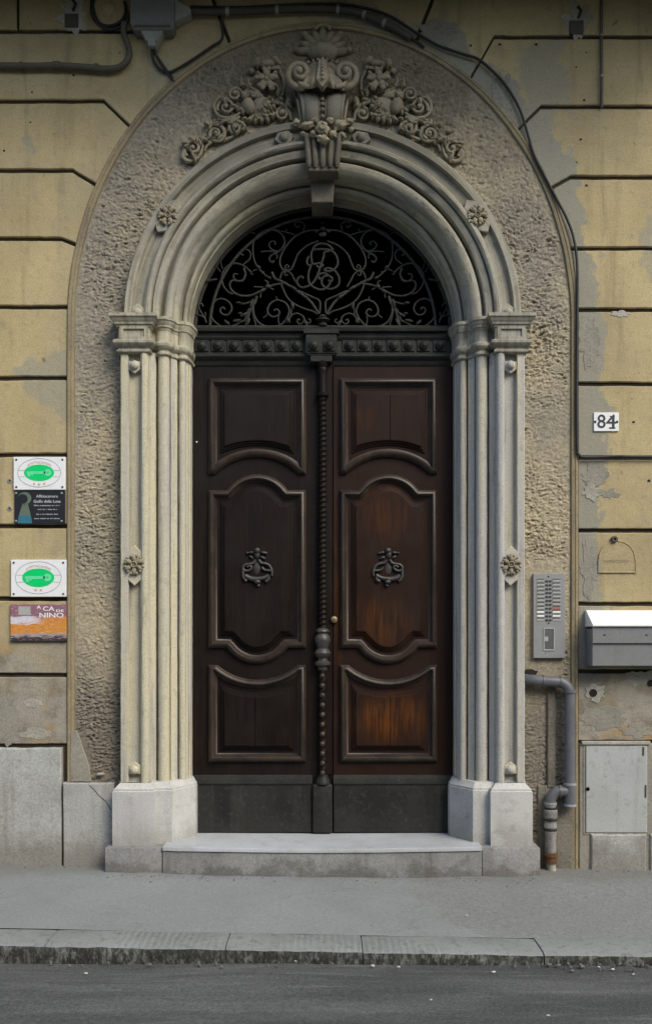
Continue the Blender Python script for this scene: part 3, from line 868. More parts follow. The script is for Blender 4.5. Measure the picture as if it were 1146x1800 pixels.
# putlog holes, knocked-out plaster, bolt marks
def blob(px, py, Y, rx, rz, seed, n=56, rough=0.35):
    c = P3(px, py, Y); out = []
    for i in range(n):
        a = 2 * math.pi * i / n; q = 1 + rough * noise.noise(Vector((math.cos(a) * 2 + seed, math.sin(a) * 2, seed)))  + 0.20 * noise.noise(Vector((math.cos(a) * 5 + seed, math.sin(a) * 5, seed))) + 0.14 * noise.noise(Vector((math.cos(a) * 13 + seed, math.sin(a) * 13, seed)))
        out.append((c.x + rx * q * math.cos(a), c.z + rz * q * math.sin(a)))
    return out
def patch(px, py, rx, rz, mat, seed, th=0.004, rough=0.5, name='plaster_patch', Y=0.0):
    p = blob(px, py, Y, rx, rz, seed, rough=rough)
    V, F = prism(p, Y - th, Y + 0.004, th * 0.6)
    return mesh_obj(name, V, F, M[mat], bld)
for (px, py, sd) in ((126, 33, 1.0), (1013, 45, 5.0)):
    patch(px + 2, py - 6, 0.085, 0.11, 'plaster', sd, 0.003, 0.8)
    V, F = pbox(px - 12, px + 12, py - 10, py + 14, -0.012, 0.02, 0.004)
    mesh_obj('putlog_recess_plate', V, F, M['conduit'], bld)  # dark plate stands in for the shaded recess of a putlog hole
    V, F = tube([P3(px + 3, py - 14, -.008), P3(px + 8, py - 26, -.010), P3(px + 2, py - 34, -.008)], 0.010, 6)
    mesh_obj('iron_tie', V, F, M['cable'], bld)
patch(1038, 864, 0.055, 0.055, 'plaster', 2.0, 0.004, 0.5)
patch(1070, 868, 0.075, 0.03, 'cement', 7.0, 0.002, 0.9)
patch(1044, 1218, 0.062, 0.062, 'plaster', 3.0, 0.005, 0.6)
V, F = lathe([(0.026, 0), (0.024, -0.004), (0.012, 0.012)], (PX(1042, -.006), -.006, PZ(1218, -.006)), 'y', 12)
mesh_obj('drill_hole', V, F, M['dark'], bld)
V, F = lathe([(0.022, 0), (0.020, -0.003), (0.010, 0.012)], (PX(1143, -.006), -.006, PZ(1201, -.006)), 'y', 12)
mesh_obj('drill_hole', V, F, M['dark'], bld)
patch(1125, 1192, 0.12, 0.05, 'plaster', 4.2, 0.002, 0.9)
for k, (px, py, rx, rz, mt, sd) in enumerate(((8, 1262, .085, .16, 'cement', 1.3), (64, 1290, .10, .035, 'plaster', 2.7), (58, 1236, .06, .028, 'plaster', 6.1), (1062, 1262, .15, .075, 'cement', 3.9), (1118, 1284, .09, .05, 'cement', 8.4),
                                 (1036, 600, .070, .155, 'cement', 9.1), (1045, 838, .085, .075, 'cement', 5.2), (1034, 1000, .055, .17, 'cement', 6.6), (1090, 552, .06, .022, 'plaster', 7.1), (770, 58, .13, .09, 'cement', 3.1), (880, 165, .07, .14, 'cement', 4.4))):
    patch(px, py, rx, rz, mt, sd, 0.0016 + .00023 * k, 0.42)
for (px, py) in ((827, 80), (878, 78), (942, 78), (1030, 92), (1138, 78), (1012, 118), (1026, 176), (1020, 245), (1013, 285), (1030, 326), (57, 162), (8, 265), (130, 132), (54, 215), (1110, 700), (1113, 742), (1140, 845)):
    c = P3(px, py, -0.001); r = random.uniform(0.005, 0.011)
    V, F = ball((c.x, -0.0005, c.z), r, 0.003, r * 0.8, 8, 5, rough=0.5)
    mesh_obj('bolt_mark', V, F, M['dark' if random.random() < .7 else 'plaster'], bld)
for (px, py) in ((18, 845), (18, 894)):
    c = P3(px, py, -0.001)
    V, F = lathe([(0.018, 0.002), (0.016, -0.004), (0.008, -0.005), (0.007, 0.0)], (c.x, 0, c.z), 'y', 12)
    mesh_obj('wall_plug', V, F, M['plaster'], bld)
# crumbs of render at the foot of the left roughcast
c = P3(177, 1361, -.02)
V, F = ball((c.x, -.02, c.z), 0.032, 0.012, 0.010, 10, 6, 0.1, 0.5)
mesh_obj('plaster_lump', V, F, M['plaster'], bld)
V, F = prism(ccw(jit(resample([P2(124, 1287, -.012), P2(135, 1283, -.012), P2(150, 1325, -.012), P2(158, 1350, -.012), P2(161, 1374, -.012), P2(124, 1374, -.012)], .02, True), .006)), -.016, .004, .004); mesh_obj('cement_patch', V, F, M['cement'], bld)
V, F = tube([P3(157, 1380, -.0455), P3(166, 1388, -.0455), P3(175, 1399, -.0455), P3(186, 1408, -.0455), P3(196, 1424, -.0455)], .0022, 5); mesh_obj('crack', V, F, M['dark'], bld, 60)
# old cemented-over channel behind the drain pipe
V, F = pbox(962, 976, 1206, 1385, -0.016, 0.02, 0.005)
mesh_obj('cement_strip', V, F, M['cement_dark'], bld)

# unseen house front added behind the viewer to close off sky before the doorway
OY, OH = -13.5, 6.8
opp = thing('building', 'unseen plain grey house front added across the street to block sky', 'building', (0, OY - 1, -0.05))
V, F = box(-32, 32, OY - 6, OY, -.2, OH); mesh_obj('wall', V, F, M['cement'], opp, 0)
V, F = box(-32.3, 32.3, OY - 6.3, OY + .45, OH + .001, OH + .25); mesh_obj('roof', V, F, M['riser'], opp, 0)
wv = None
for k in range(-9, 10):
    for zf in (1.2, 4.2, 7.0):
        c_ = Vector((k * 3.2, OY + .02, zf + .85))
        if wv is None:
            V, F = box(c_.x - .55, c_.x + .55, OY - .02, OY + .06, zf, zf + 1.7); wv = mesh_obj('window', V, F, M['steel_dark'], opp, 0)
        else: copy_part(wv, c_, opp)
# ==================================================================== STONE DOORWAY
dw = thing('stone_doorway', 'carved pale limestone doorway with round arch, splayed columned jambs and ornate keystone', 'doorway', (0, 0, 0.0))
def arcp(cx, cy, r, a0, a1, n=8):
    return [(cx + r * math.cos(math.radians(a0 + (a1 - a0) * i / n)), cy + r * math.sin(math.radians(a0 + (a1 - a0) * i / n))) for i in range(n + 1)]
# jamb plan (half width, Y): sides of the pilaster and the splayed shafts
jamb = [(1.293, .03), (1.293, -.094), (1.287, -.100), (1.246, -.100), (1.243, -.096), (1.240, -.060), (1.166, -.060), (1.163, -.098), (1.158, -.104)] + \
       [(1.150, -.112), (1.136, -.114), (1.122, -.108), (1.114, -.098), (1.111, -.066), (1.104, -.066), (1.100, -.060), (1.078, -.036), (1.075, .018), (1.067, .018)] + \
       arcp(1.029, -.018, .037, 345, 195, 12) + [(0.993, .012), (.988, .012), (.986, -.004), (.952, .032), (.950, .090), (.945, .090)] + arcp(.921, .058, .023, 345, 195, 9) + \
       [(.896, .078), (.888, .082), (.886, .120), (.877, .126), (.876, .30)]
jamb = [(jamb[i][0], jamb[i][1]) for i in range(len(jamb))]
Zp, Zc = 0.59, 3.365
def vertical(plan, z0, z1, nz=110):
    V = []; F = []; k = len(plan)
    for i in range(nz + 1):
        z = z0 + (z1 - z0) * i / nz
        for hw, y in plan:
            j1 = noise.noise(Vector((hw * 40, y * 40, z * 9))) * .0016 + noise.noise(Vector((hw * 60, y * 60 + 5, z * 34))) * .0012
            V.append((-hw + j1, y + j1 * .8, z))
    for i in range(nz):
        for a in range(k - 1): F.append((i * k + a, i * k + a + 1, (i + 1) * k + a + 1, (i + 1) * k + a))
    return V, F
ip = next(i for i, p in enumerate(jamb) if p == (1.078, -.036))
ic = next(i for i, p in enumerate(jamb) if p == (.950, .090))
def both(mb, name, mat, parent, smooth=35, label=None):
    pr = parent if isinstance(parent, (tuple, list)) else (parent, parent)
    return [mb.build(name, mat, pr[0], smooth), mb.mirrored().build(name, mat, pr[1], smooth)]
pil = both(MB().add(*vertical(jamb[:ip + 1], Zp, Zc)), 'pilaster', M['stone'], dw)
both(MB().add(*vertical(jamb[ip:ic + 1], Zp, Zc)), 'column_shaft', M['stone'], dw)
both(MB().add(*vertical(jamb[ic:], Zp, Zc)), 'inner_shaft', M['stone'], dw)
# archivolt rings
arch = [(1.272, .03), (1.272, -.094), (1.266, -.100), (1.228, -.100), (1.225, -.096), (1.221, -.066), (1.150, -.066), (1.147, -.096), (1.140, -.102), (1.130, -.112), (1.116, -.113), (1.104, -.104), (1.101, -.088), (1.100, -.064), (1.092, -.064),
        (1.090, -.084), (1.052, -.070), (1.048, -.062), (1.046, -.040), (1.044, -.010), (1.033, -.010), (1.030, -.038), (1.026, -.050), (1.014, -.062), (.998, -.064), (.978, -.054), (.956, -.034), (.938, -.010), (.928, .018), (.926, .036), (.925, .064), (.915, .064),
        (.912, .044), (.908, .052), (.900, .056), (.890, .070), (.886, .088), (.886, .112), (.877, .118), (.876, .30)]
def revolve(prof, n=200, a0=0.0, a1=math.pi):
    V = []; F = []; k = len(prof)
    for i in range(n + 1):
        a = a0 + (a1 - a0) * i / n
        for r, y in prof:
            j1 = noise.noise(Vector((r * 40, y * 40, a * 12))) * .0018 + noise.noise(Vector((r * 60, y * 60 + 5, a * 46))) * .0014
            V.append(((r + j1) * math.cos(a), y + j1 * .8, SPR + (r + j1) * math.sin(a)))
    for i in range(n):
        for j in range(k - 1): F.append((i * k + j, i * k + j + 1, (i + 1) * k + j + 1, (i + 1) * k + j))
    return V, F
i1 = next(i for i, p in enumerate(arch) if p == (1.046, -.040)); i2 = next(i for i, p in enumerate(arch) if p == (.926, .036))
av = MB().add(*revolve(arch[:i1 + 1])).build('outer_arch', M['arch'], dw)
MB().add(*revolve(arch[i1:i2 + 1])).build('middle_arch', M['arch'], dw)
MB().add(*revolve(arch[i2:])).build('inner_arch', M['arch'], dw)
# capitals
def cap_prof(dz=0.0, k=1.0):
    return [(-.03, 3.345), (.004, 3.347), (.013 * k, 3.352), (.014 * k, 3.362), (.003, 3.370), (.003, 3.380), (.012 * k, 3.384), (.026 * k, 3.394), (.034 * k, 3.404), (.034 * k, 3.420), (.020 * k, 3.428), (.008, 3.434), (.006, 3.44), (.006, 3.502),
            (.014 * k, 3.508), (.018 * k, 3.520), (.028 * k, 3.524), (.030 * k, 3.536), (.040 * k, 3.546), (.046 * k, 3.560), (.056 * k, 3.566), (.057 * k, 3.586), (-.10, 3.588)]
pp = [(-1.297, .03), (-1.297, -.108), (-1.108, -.108), (-1.108, .0)]
V, F = sweep_plan([(p[0], p[1]) for p in pp], [(-o, z) for o, z in cap_prof()])
caps_ = both(MB().add(V, F), 'capital', M['arch'], dw, 28)
# recessed tablet frame on the pilaster capital
fx0, fx1, fz0, fz1 = -1.270, -1.136, 3.446, 3.496
V, F = sweep_xz([(fx0, fz0), (fx1, fz0), (fx1, fz1), (fx0, fz1)], [(-.022, 0), (-.022, .014), (0, .014), (.003, .0), (.003, -.01)], -.112)
both(MB().add(V, F), 'tablet_frame', M['arch'], caps_, 20)
cp = [(-1.108, -.022), (-1.078, -.022)] + [(-x, y) for x, y in arcp(1.029, -.016, .044, 345, 200, 12)] + [(-.984, .000), (-.950, .030), (-.946, .052)]
V, F = sweep_plan(cp, [(-o, z) for o, z in cap_prof(0, .72)])
both(MB().add(V, F), 'capital', M['arch'], dw, 28)
cp = [(-.965, .044)] + [(-x, y) for x, y in arcp(.920, .060, .032, 335, 200, 9)] + [(-.878, .110), (-.868, .20)]
V, F = sweep_plan(cp, [(-o, z) for o, z in cap_prof(0, .62)])
both(MB().add(V, F), 'capital', M['arch'], dw, 28)
# plinths
pprof = [(0, .200), (0, .546), (-.005, .550), (-.005, .562), (-.012, .566), (-.040, .598), (-.24, .602)]
V, F = sweep_plan([(-1.332, .03), (-1.332, -.150), (-1.066, -.150), (-1.066, -.09)], [(-o, z) for o, z in pprof])
both(MB().add(V, F), 'plinth', M['plinth'], dw, 28)
V, F = sweep_plan([(-1.125, -.098), (-.962, -.098), (-.838, .092), (-.838, .24)], [(-o, z) for o, z in [(o * .8, z) for o, z in pprof]])
both(MB().add(V, F), 'plinth', M['plinth'], dw, 28)
# foot blocks
mb = MB().add(*box(-1.368, -1.003, -.205, .02, -.03, .204, .009, 2))
both(mb, 'foot_block', M['block'], dw, 40)

# carved fittings: bosses, rosettes, lozenge plates
def lozenge(c, w, h, Yb, th=.012, rot=0.0, tip=0.032, bottom_only=False, top_only=False):
    pts = [(-w, -h), (0, -h - tip), (w, -h), (w, h), (0, h + tip), (-w, h)]
    if bottom_only: pts = [(-w, -h), (0, -h - tip), (w, -h), (w, h), (-w, h)]
    if top_only: pts = [(-w, -h), (w, -h), (w, h), (0, h + tip), (-w, h)]
    cr, sr = math.cos(rot), math.sin(rot)
    pts = [(c[0] + x * cr - z * sr, c[1] + x * sr + z * cr) for x, z in pts]
    return prism(pts, Yb - th, Yb + .004, .004)
def rosette(c, r, Yb, rot=0.0):
    mb = MB()
    for k in range(6):
        a = rot + math.pi / 6 + k * math.pi / 3
        q = (c[0] + math.cos(a) * r * .62, Yb - .008, c[1] + math.sin(a) * r * .62)
        mb.add(*ball(q, r * .40, .016, r * .24, 10, 6, a, .25))
        for s in (-1, 1):
            b = a + s * .30
            mb.add(*ball((c[0] + math.cos(b) * r * .86, Yb - .012, c[1] + math.sin(b) * r * .86), r * .17, .012, r * .12, 8, 5, b))
    mb.add(*lathe([(r * .34, .0), (r * .34, -.018), (r * .26, -.026), (r * .18, -.022), (r * .15, -.012), (r * .10, -.012), (r * .08, -.020), (.001, -.021)], (c[0], Yb, c[1]), 'y', 14))
    return mb
Yr = -.060
for s, rt in ((-1, pil[0]), (1, pil[1])):
    cx = s * 1.203
    zc = PZ(995, Yr)
    V, F = lozenge((cx, zc), .050, .085, Yr, .040, 0, .045); pl_ = mesh_obj('lozenge_plate', V, F, M['stone'], rt, 25)
    rosette((cx, zc + .005), .068, Yr - .040).build('rosette', M['carved'], rt, 50)
    for py, kw in ((645, dict(bottom_only=True)), (1352, dict(top_only=True))):
        z = PZ(py, Yr)
        V, F = lozenge((cx, z), .038, .026, Yr, .036, 0, .026, **kw); mesh_obj('end_plate', V, F, M['stone'], rt, 25)
        V, F = ball((cx, Yr - .036, z), .030, .028, .030, 14, 8); mesh_obj('boss', V, F, M['stone'], rt, 60)
for s in (-1, 1):
    r_ = 1.185
    for ang, kind in ((146.5, 'ros'), (178.4, 'boss'), (102.0, 'boss')):
        a = math.radians(ang if s < 0 else 180 - ang)
        c = (r_ * math.cos(a), SPR + r_ * math.sin(a)); rot = a - math.pi
        if s > 0: rot = a
        if kind == 'ros':
            V, F = lozenge(c, .046, .085, -.066, .034, rot, .04); mesh_obj('lozenge_plate', V, F, M['arch'], av, 25)
            rosette(c, .066, -.100, rot).build('rosette', M['carved'], av, 50)
        else:
            V, F = lozenge(c, .038, .034, -.066, .030, rot, .03); mesh_obj('end_plate', V, F, M['arch'], av, 25)
            V, F = ball((c[0], -.098, c[1]), .030, .028, .030, 14, 8); mesh_obj('boss', V, F, M['arch'], av, 60)

# ---- keystone
KYF = -.20
key = None
# console block under the carving (fluted tongue running down the arch face)
def kbox(px0, px1, py0, py1, Yf, Yb, bev=.006): return pbox(px0, px1, py0, py1, Yf, Yb, bev)
mb = MB()
p = [P2(541, 300, -.12), P2(595, 300, -.12), P2(606, 205, -.12), P2(530, 205, -.12)]
V, F = prism(ccw(p), -.115, .05, .006); mb.add(V, F)
p = [P2(548, 358, .02), P2(585, 358, .02), P2(590, 296, .02), P2(543, 296, .02)]
V, F = prism(ccw(p), .004, .2, .006); mb.add(V, F)
key = mb.build('keystone', M['key_dark'], dw, 30)
for px in (543, 554, 567, 580, 592):
    x0 = 567 + (px - 567) * 1.18
    V, F = tube([P3(x0, 236, -.122), P3(x0 * .5 + px * .5, 262, -.126), P3(px, 286, -.126), P3(px, 294, -.120)], .016, 8, radii=[.016, .018, .019, .010])
    mesh_obj('flute', V, F, M['key_dark'], key, 60)
# two swelling halves of the scroll, rims and beaded channel between
def lobe(cx, w0, w1, py0, py1, ymid, bulge, name, mat, xb=.030):
    V = []; F = []; NU_, NV_ = 12, 16
    for j in range(NV_ + 1):
        t = j / NV_; z = PZ(py1 + (py0 - py1) * t, -.2)
        w = w0 + (w1 - w0) * t
        cxx = cx * (.86 + .20 * t)
        prof_ = math.sin(math.pi * min(1, max(0, .06 + .88 * t))) ** .6
        for i in range(NU_ + 1):
            u = -1 + 2 * i / NU_
            V.append((cxx + u * w, ymid - bulge * prof_ - xb * math.sqrt(max(0, 1 - u * u)), z))
    for j in range(NV_):
        for i in range(NU_): F.append((j * (NU_ + 1) + i, j * (NU_ + 1) + i + 1, (j + 1) * (NU_ + 1) + i + 1, (j + 1) * (NU_ + 1) + i))
    return mesh_obj(name, V, F, M[mat], key, 60)
V, F = prism(ccw([P2(530, 214, -.1), P2(604, 214, -.1), P2(612, 146, -.1), P2(522, 146, -.1)]), -.07, .03, .004); mesh_obj('scroll_core', V, F, M['carved'], key, 30)
for s in (-1, 1):
    lobe(s * .074, .046, .056, 146, 212, -.05, .085, 'scroll_lobe', 'arch', .034)
    lobe(s * .128, .013, .016, 144, 210, -.05, .092, 'scroll_rim', 'arch', .012)
    lobe(s * .152, .009, .011, 150, 208, -.035, .06, 'scroll_rim', 'carved', .010)
    lobe(s * .020, .005, .006, 148, 210, -.05, .088, 'scroll_rim', 'carved', .008)
for i in range(6):
    t = i / 5
    V, F = ball((0, -.062 - .085 * math.sin(math.pi * (.12 + .76 * t)) ** .6 - .006, PZ(205 - 50 * t, -.2)), .013, .013, .013, 10, 6); mesh_obj('bead', V, F, M['carved'], key, 60)
# fruit cluster
for i, (px, py, r, el) in enumerate(((567, 226, .040, 1.0), (541, 222, .038, .75), (553, 212, .026, .8), (521, 216, .022, 1.0), (597, 221, .040, .8), (613, 214, .026, .9), (585, 236, .026, 1.0), (568, 245, .032, .8), (603, 238, .022, .7), (533, 236, .020, .8), (552, 236, .024, .9), (617, 228, .016, 1.0), (580, 213, .024, .8))):
    Y = -.165 + abs(px - 567) * .0011
    c = P3(px, py, Y)
    V, F = ball(c, r * random.uniform(.95, 1.3), r * .9, r * el * random.uniform(.75, 1.0), 16, 10, random.uniform(-.6, .6), .5); mesh_obj('carved_fruit', V, F, M['carved'], key, 60)
    if i in (0,):
        V, F = lathe([(.022, -.030), (.022, -.038), (.014, -.040), (.012, -.034), (.001, -.034)], c, 'y', 12); mesh_obj('carved_flower', V, F, M['carved'], key, 40)
# shell hood: ribbed leaf curling forward, side volutes and beaded tongue
V = []; F = []; NU_, NV_ = 60, 22
for j in range(NV_ + 1):
    t = j / NV_
    for i in range(NU_ + 1):
        u = -1 + 2 * i / NU_
        rib = math.cos(u * math.pi * 5.0)
        w = (.060 + .105 * t ** .8)
        drop = .010 * rib * t + .030 * (1 - u * u) * t
        z = PZ(84, -.2) - (.222 * t) - drop
        y = -.060 - .165 * math.sin(t * math.pi * .52) * (1 - .55 * u * u) - .012 * rib * (.3 + .7 * t)
        if t > .92: y += .02 * (t - .92) / .08
        V.append((u * w, y, z))
for j in range(NV_):
    for i in range(NU_): F.append((j * (NU_ + 1) + i, j * (NU_ + 1) + i + 1, (j + 1) * (NU_ + 1) + i + 1, (j + 1) * (NU_ + 1) + i))
mesh_obj('hood_leaf', V, F, M['carved'], key, 60)
for s in (-1, 1):
    cx, cz = s * 40 / 275., PZ(121, -.2)
    pts = spiral((cx, cz), .082, .016, 1.5, math.radians(-110 if s > 0 else -70), s, 40)
    n = len(pts)
    V, F = tube([(p[0], -.135 - .05 * i / n, p[1]) for i, p in enumerate(pts)], .02, 9, radii=[.022 - .009 * i / n for i in range(n)])
    mesh_obj('volute', V, F, M['carved'], key, 60)
    V, F = ball((cx, -.185, cz), .022, .022, .022, 12, 7); mesh_obj('volute_eye', V, F, M['carved'], key, 60)
    V, F = ball((cx, -.10, cz), .080, .05, .072, 14, 8, 0, .15); mesh_obj('volute_disc', V, F, M['carved'], key, 60)
    V, F = tube([P3(567 + s * 46, 140, -.13), P3(567 + s * 36, 150, -.17), P3(567 + s * 22, 153, -.19)], .016, 8, radii=[.010, .016, .012]); mesh_obj('shell_lobe', V, F, M['carved'], key, 60)
V = []; F = []
tp = [(PZ(88, -.2), -.110, .030), (PZ(104, -.2), -.180, .026), (PZ(124, -.2), -.226, .028), (PZ(146, -.2), -.250, .036), (PZ(150, -.2), -.246, .026), (PZ(158, -.2), -.236, .004)]
for z, y, w in tp: V += [(-w, y, z), (w, y, z), (w, y + .06, z), (-w, y + .06, z)]
for i in range(len(tp) - 1):
    for k in range(4): F.append((i * 4 + k, i * 4 + (k + 1) % 4, i * 4 + 4 + (k + 1) % 4, i * 4 + 4 + k))
mesh_obj('tongue', V, F, M['carved'], key, 30)
for i in range(8):
    t = i / 7
    z = PZ(92 + 54 * t, -.2)
    y = -.135 - .120 * math.sin(t * math.pi / 2)
    V, F = ball((0, y, z), .011, .012, .011, 10, 6); mesh_obj('bead', V, F, M['carved'], key, 60)
    if i < 3:
        for s in (-1, 1):
            V, F = ball((s * (.03 + .03 * i), y + .012 * i, z - .004 + .01 * i), .009, .009, .009, 8, 5); mesh_obj('bead', V, F, M['carved'], key, 60)
# palmette crown, low relief
for k in range(9):
    a = math.radians(6 + 21 * k)
    c0 = Vector((0, 0, PZ(90, -.03)))
    L = .150 + (.02 if k % 2 == 0 else 0)
    qv = c0 + Vector((math.cos(a), 0, math.sin(a) * .92)) * (L * .62)
    V, F = ball((qv.x, -.006, qv.z), L * .50, .030, .026, 12, 7, a, .25); mesh_obj('palmette_lobe', V, F, M['carved'], key, 60)
    if k % 2 == 0:
        qv = c0 + Vector((math.cos(a), 0, math.sin(a) * .92)) * L
        V, F = ball((qv.x, -.016, qv.z), .022, .022, .018, 10, 6, a, .3); mesh_obj('palmette_tip', V, F, M['carved'], key, 60)
V, F = tube([Vector((.045 * math.cos(t), -.035, PZ(52, -.03) + .026 * math.sin(t))) for t in [math.pi * i / 12 for i in range(-1, 14)]], .012, 8); mesh_obj('crown_loop', V, F, M['carved'], key, 60)
V, F = ball((0, -.02, PZ(88, -.05)), .10, .06, .06, 14, 8, 0, .2); mesh_obj('shell_back', V, F, M['carved'], key, 60)

# ---- garlands either side (traced left, mirrored right)
def garland():
    parts = []
    Yg = -.020
    def T(pts, r, name='acanthus_scroll', Y=Yg, r1=None, step=6, lift=0.0):
        q = catmull([P3(px, py, Y) for px, py in pts], step)
        n = len(q); rr = [r + ((r if r1 is None else r1) - r) * i / (n - 1) for i in range(n)]
        for i, v in enumerate(q): v.y -= lift * math.sin(math.pi * i / (n - 1))
        parts.append((name, MB().add(*tube(q, r, 8, rr))))
    def SP(px, py, r0, turns, a0, d, r=.012, name='volute', Y=Yg):
        c = P2(px, py, Y); pts = spiral(c, r0 / 271., .008, turns, math.radians(a0), d, 26); n = len(pts)
        parts.append((name, MB().add(*tube([(p[0], Y - .02 * i / n, p[1]) for i, p in enumerate(pts)], r, 8, [r * (1.1 - .45 * i / n) for i in range(n)])).add(*ball((c[0], Y - .022, c[1]), .014))))
    def B(px, py, rx, rz, rot=0.0, name='carved_leaf', ry=.03, Y=Yg, rough=.3):
        c = P3(px, py, Y)
        parts.append((name, MB().add(*ball(c, rx / 271., ry, rz / 271., 12, 7, math.radians(rot), rough))))
    # flower
    mb = MB(); c = P3(469, 139, Yg - .03)
    for k in range(5):
        a = math.radians(90 + 72 * k)
        mb.add(*ball((c.x + .042 * math.cos(a), c.y, c.z + .042 * math.sin(a)), .036, .018, .024, 10, 6, a, .3))
        mb.add(*ball((c.x + .064 * math.cos(a + .25), c.y - .006, c.z + .064 * math.sin(a + .25)), .016, .014, .012, 8, 5, a, .3))
        mb.add(*ball((c.x + .064 * math.cos(a - .25), c.y - .006, c.z + .064 * math.sin(a - .25)), .016, .014, .012, 8, 5, a, .3))
    mb.add(*ball((c.x, c.y - .012, c.z), .016)); parts.append(('carved_flower', mb))
    B(469, 114, 17, 6, 8); B(452, 111, 9, 6, 60); B(486, 108, 10, 5, -40)
    B(489, 120, 5, 5, 0, 'carved_berry', .02); B(443, 125, 5, 5, 0, 'carved_berry', .02)
    T([(492, 125), (499, 143), (497, 165), (484, 178)], .012, r1=.007)
    T([(424, 135), (425, 148), (433, 158), (444, 160)], .005, 'acanthus_leaf', r1=.018)
    T([(436, 137), (438, 150), (446, 158), (458, 164)], .005, 'acanthus_leaf', r1=.018)
    SP(414, 167, 13, 1.6, 0, 1, .010); SP(398, 190, 16, 1.5, 200, -1, .011)
    T([(384, 172), (377, 184), (381, 200), (393, 207), (410, 206), (424, 196), (428, 180)], .012, r1=.009)
    T([(384, 172), (393, 172), (402, 177)], .012, r1=.006)
    B(438, 187, 11, 15, 20, 'smooth_bulb', .045, Yg - .01, .12)
    B(450, 167, 14, 8, -20); B(432, 168, 9, 7, 40)
    rnd = random.Random(3)
    for i in range(26):
        a = rnd.uniform(-2.0, 1.3); rr = rnd.uniform(6, 25)
        B(459 + rr * math.cos(a) * .95, 190 - rr * math.sin(a) * .9, rnd.uniform(3.2, 5.5), rnd.uniform(3, 5), rnd.uniform(0, 180), 'carved_berry', rnd.uniform(.025, .045), Yg - .008)
    B(462, 192, 20, 22, 0, 'carved_leaf', .03)
    for i in range(5): B(430 + i * 10, 207 + abs(i - 2) * -1.0 + 6, 6, 4, 30 * i, 'carved_leaf', .03)
    T([(484, 180), (497, 184), (508, 196), (512, 212)], .016, r1=.010)
    SP(497, 201, 12, 1.5, 90, 1, .011); B(508, 180, 9, 6, 60)
    T([(422, 207), (400, 213), (382, 217), (370, 224), (362, 232)], .013, r1=.006, lift=.01)
    SP(380, 237, 18, 1.7, 110, -1, .013); SP(414, 226, 14, 1.6, 20, 1, .012)
    T([(396, 246), (410, 240), (424, 230), (432, 222)], .011, r1=.006)
    T([(362, 236), (356, 246), (357, 258), (352, 268)], .013, 'acanthus_leaf', r1=.006)
    T([(372, 250), (364, 256), (360, 266)], .014, 'acanthus_leaf', r1=.006)
    SP(340, 262, 17, 1.3, 230, -1, .012)
    T([(326, 262), (322, 276), (334, 284), (350, 276), (356, 262)], .017, 'acanthus_leaf', r1=.009)
    B(340, 247, 9, 5, -20); B(352, 250, 5, 9, 10)
    # ragged acanthus lobes fringing the stems
    r2 = random.Random(9)
    for (x0, y0, x1, y1, n_) in ((455, 118, 500, 130, 7), (428, 150, 452, 172, 7), (385, 170, 432, 200, 9), (366, 222, 430, 214, 9), (345, 250, 392, 246, 8), (486, 150, 506, 196, 7), (440, 205, 490, 208, 8), (400, 236, 440, 222, 6), (326, 258, 350, 282, 6)):
        for i in range(n_):
            t = (i + r2.uniform(-.3, .3)) / n_
            B(x0 + (x1 - x0) * t + r2.uniform(-5, 5), y0 + (y1 - y0) * t + r2.uniform(-5, 5), r2.uniform(5, 9), r2.uniform(2.2, 3.6), r2.uniform(0, 180), 'acanthus_lobe', r2.uniform(.018, .034), Yg + r2.uniform(-.012, .006), .45)
    return parts
for name, mb in garland():
    both(mb, name, M['carved'], key, 60)

# doorstep
st = thing('doorstep', 'worn marble doorstep with grey bowed riser between the two plinth blocks', 'step', (0, -.2, 0.0))
plan = [(-1.0 + .1 * i, -.215 - .040 * math.sin(math.pi * (i / 20.0)) ** .6) for i in range(21)]
n = len(plan)
def slab(z0, z1, grow, back):
    pts = [(x, y - grow) for x, y in plan]
    rows_ = [(z0, 0), (z1 - .008, 0), (z1 - .002, .003), (z1, .010)]
    V = []; F = []
    for z, ins in rows_:
        for x, y in pts: V.append((x, y + ins + .004 * noise.noise(Vector((x * 6, 0, z * 8))), z - (.005 * math.exp(-(x / .5) ** 2) if z > .15 else 0)))
    for r in range(3):
        for i in range(n - 1): F.append((r * n + i, r * n + i + 1, (r + 1) * n + i + 1, (r + 1) * n + i))
    b = len(V)
    for i, (x, y) in enumerate(pts): V.append((x * .99, back, z1 - .004 * math.exp(-(x / .5) ** 2)))
    for i in range(n - 1): F.append((3 * n + i, 3 * n + i + 1, b + i + 1, b + i))
    return V, F
V, F = slab(-.03, .190, 0, .1); mesh_obj('riser', V, F, M['riser'], st, 40)
V, F = slab(.190, .216, .008, .30); mesh_obj('tread', V, F, M['tread'], st, 40)

# ==================================================================== DOOR LEAVES
DY = .205
leafL = thing('door_leaf', 'left leaf of dark carved wooden door, evenly dark, carrying the twisted middle post', 'door', (-.42, DY, .216), 'leaves of the double door')
leafR = thing('door_leaf', 'right leaf of carved wooden door, worn orange-brown patches and brass lock', 'door', (.48, DY, .216), 'leaves of the double door')
SPL = PX(585, DY)
ZD0, ZD1 = .219, PZ(636, DY)
V, F = box(-.874, SPL - .002, DY, DY + .05, ZD0, ZD1, .003); mesh_obj('leaf_frame', V, F, M['wood'], leafL)
V, F = box(SPL + .002, .874, DY, DY + .05, ZD0, ZD1, .003); mesh_obj('leaf_frame', V, F, M['wood_worn'], leafR)
YM = DY - .02
def q(px, py): return P2(px, py, YM)
up = [q(366, 833), q(379, 833)] + arc3(q(379.5, 832.6), q(452, 803), q(524.5, 832.6), 20) + [q(525, 833), q(538, 833), q(538, 664), q(366, 664)]
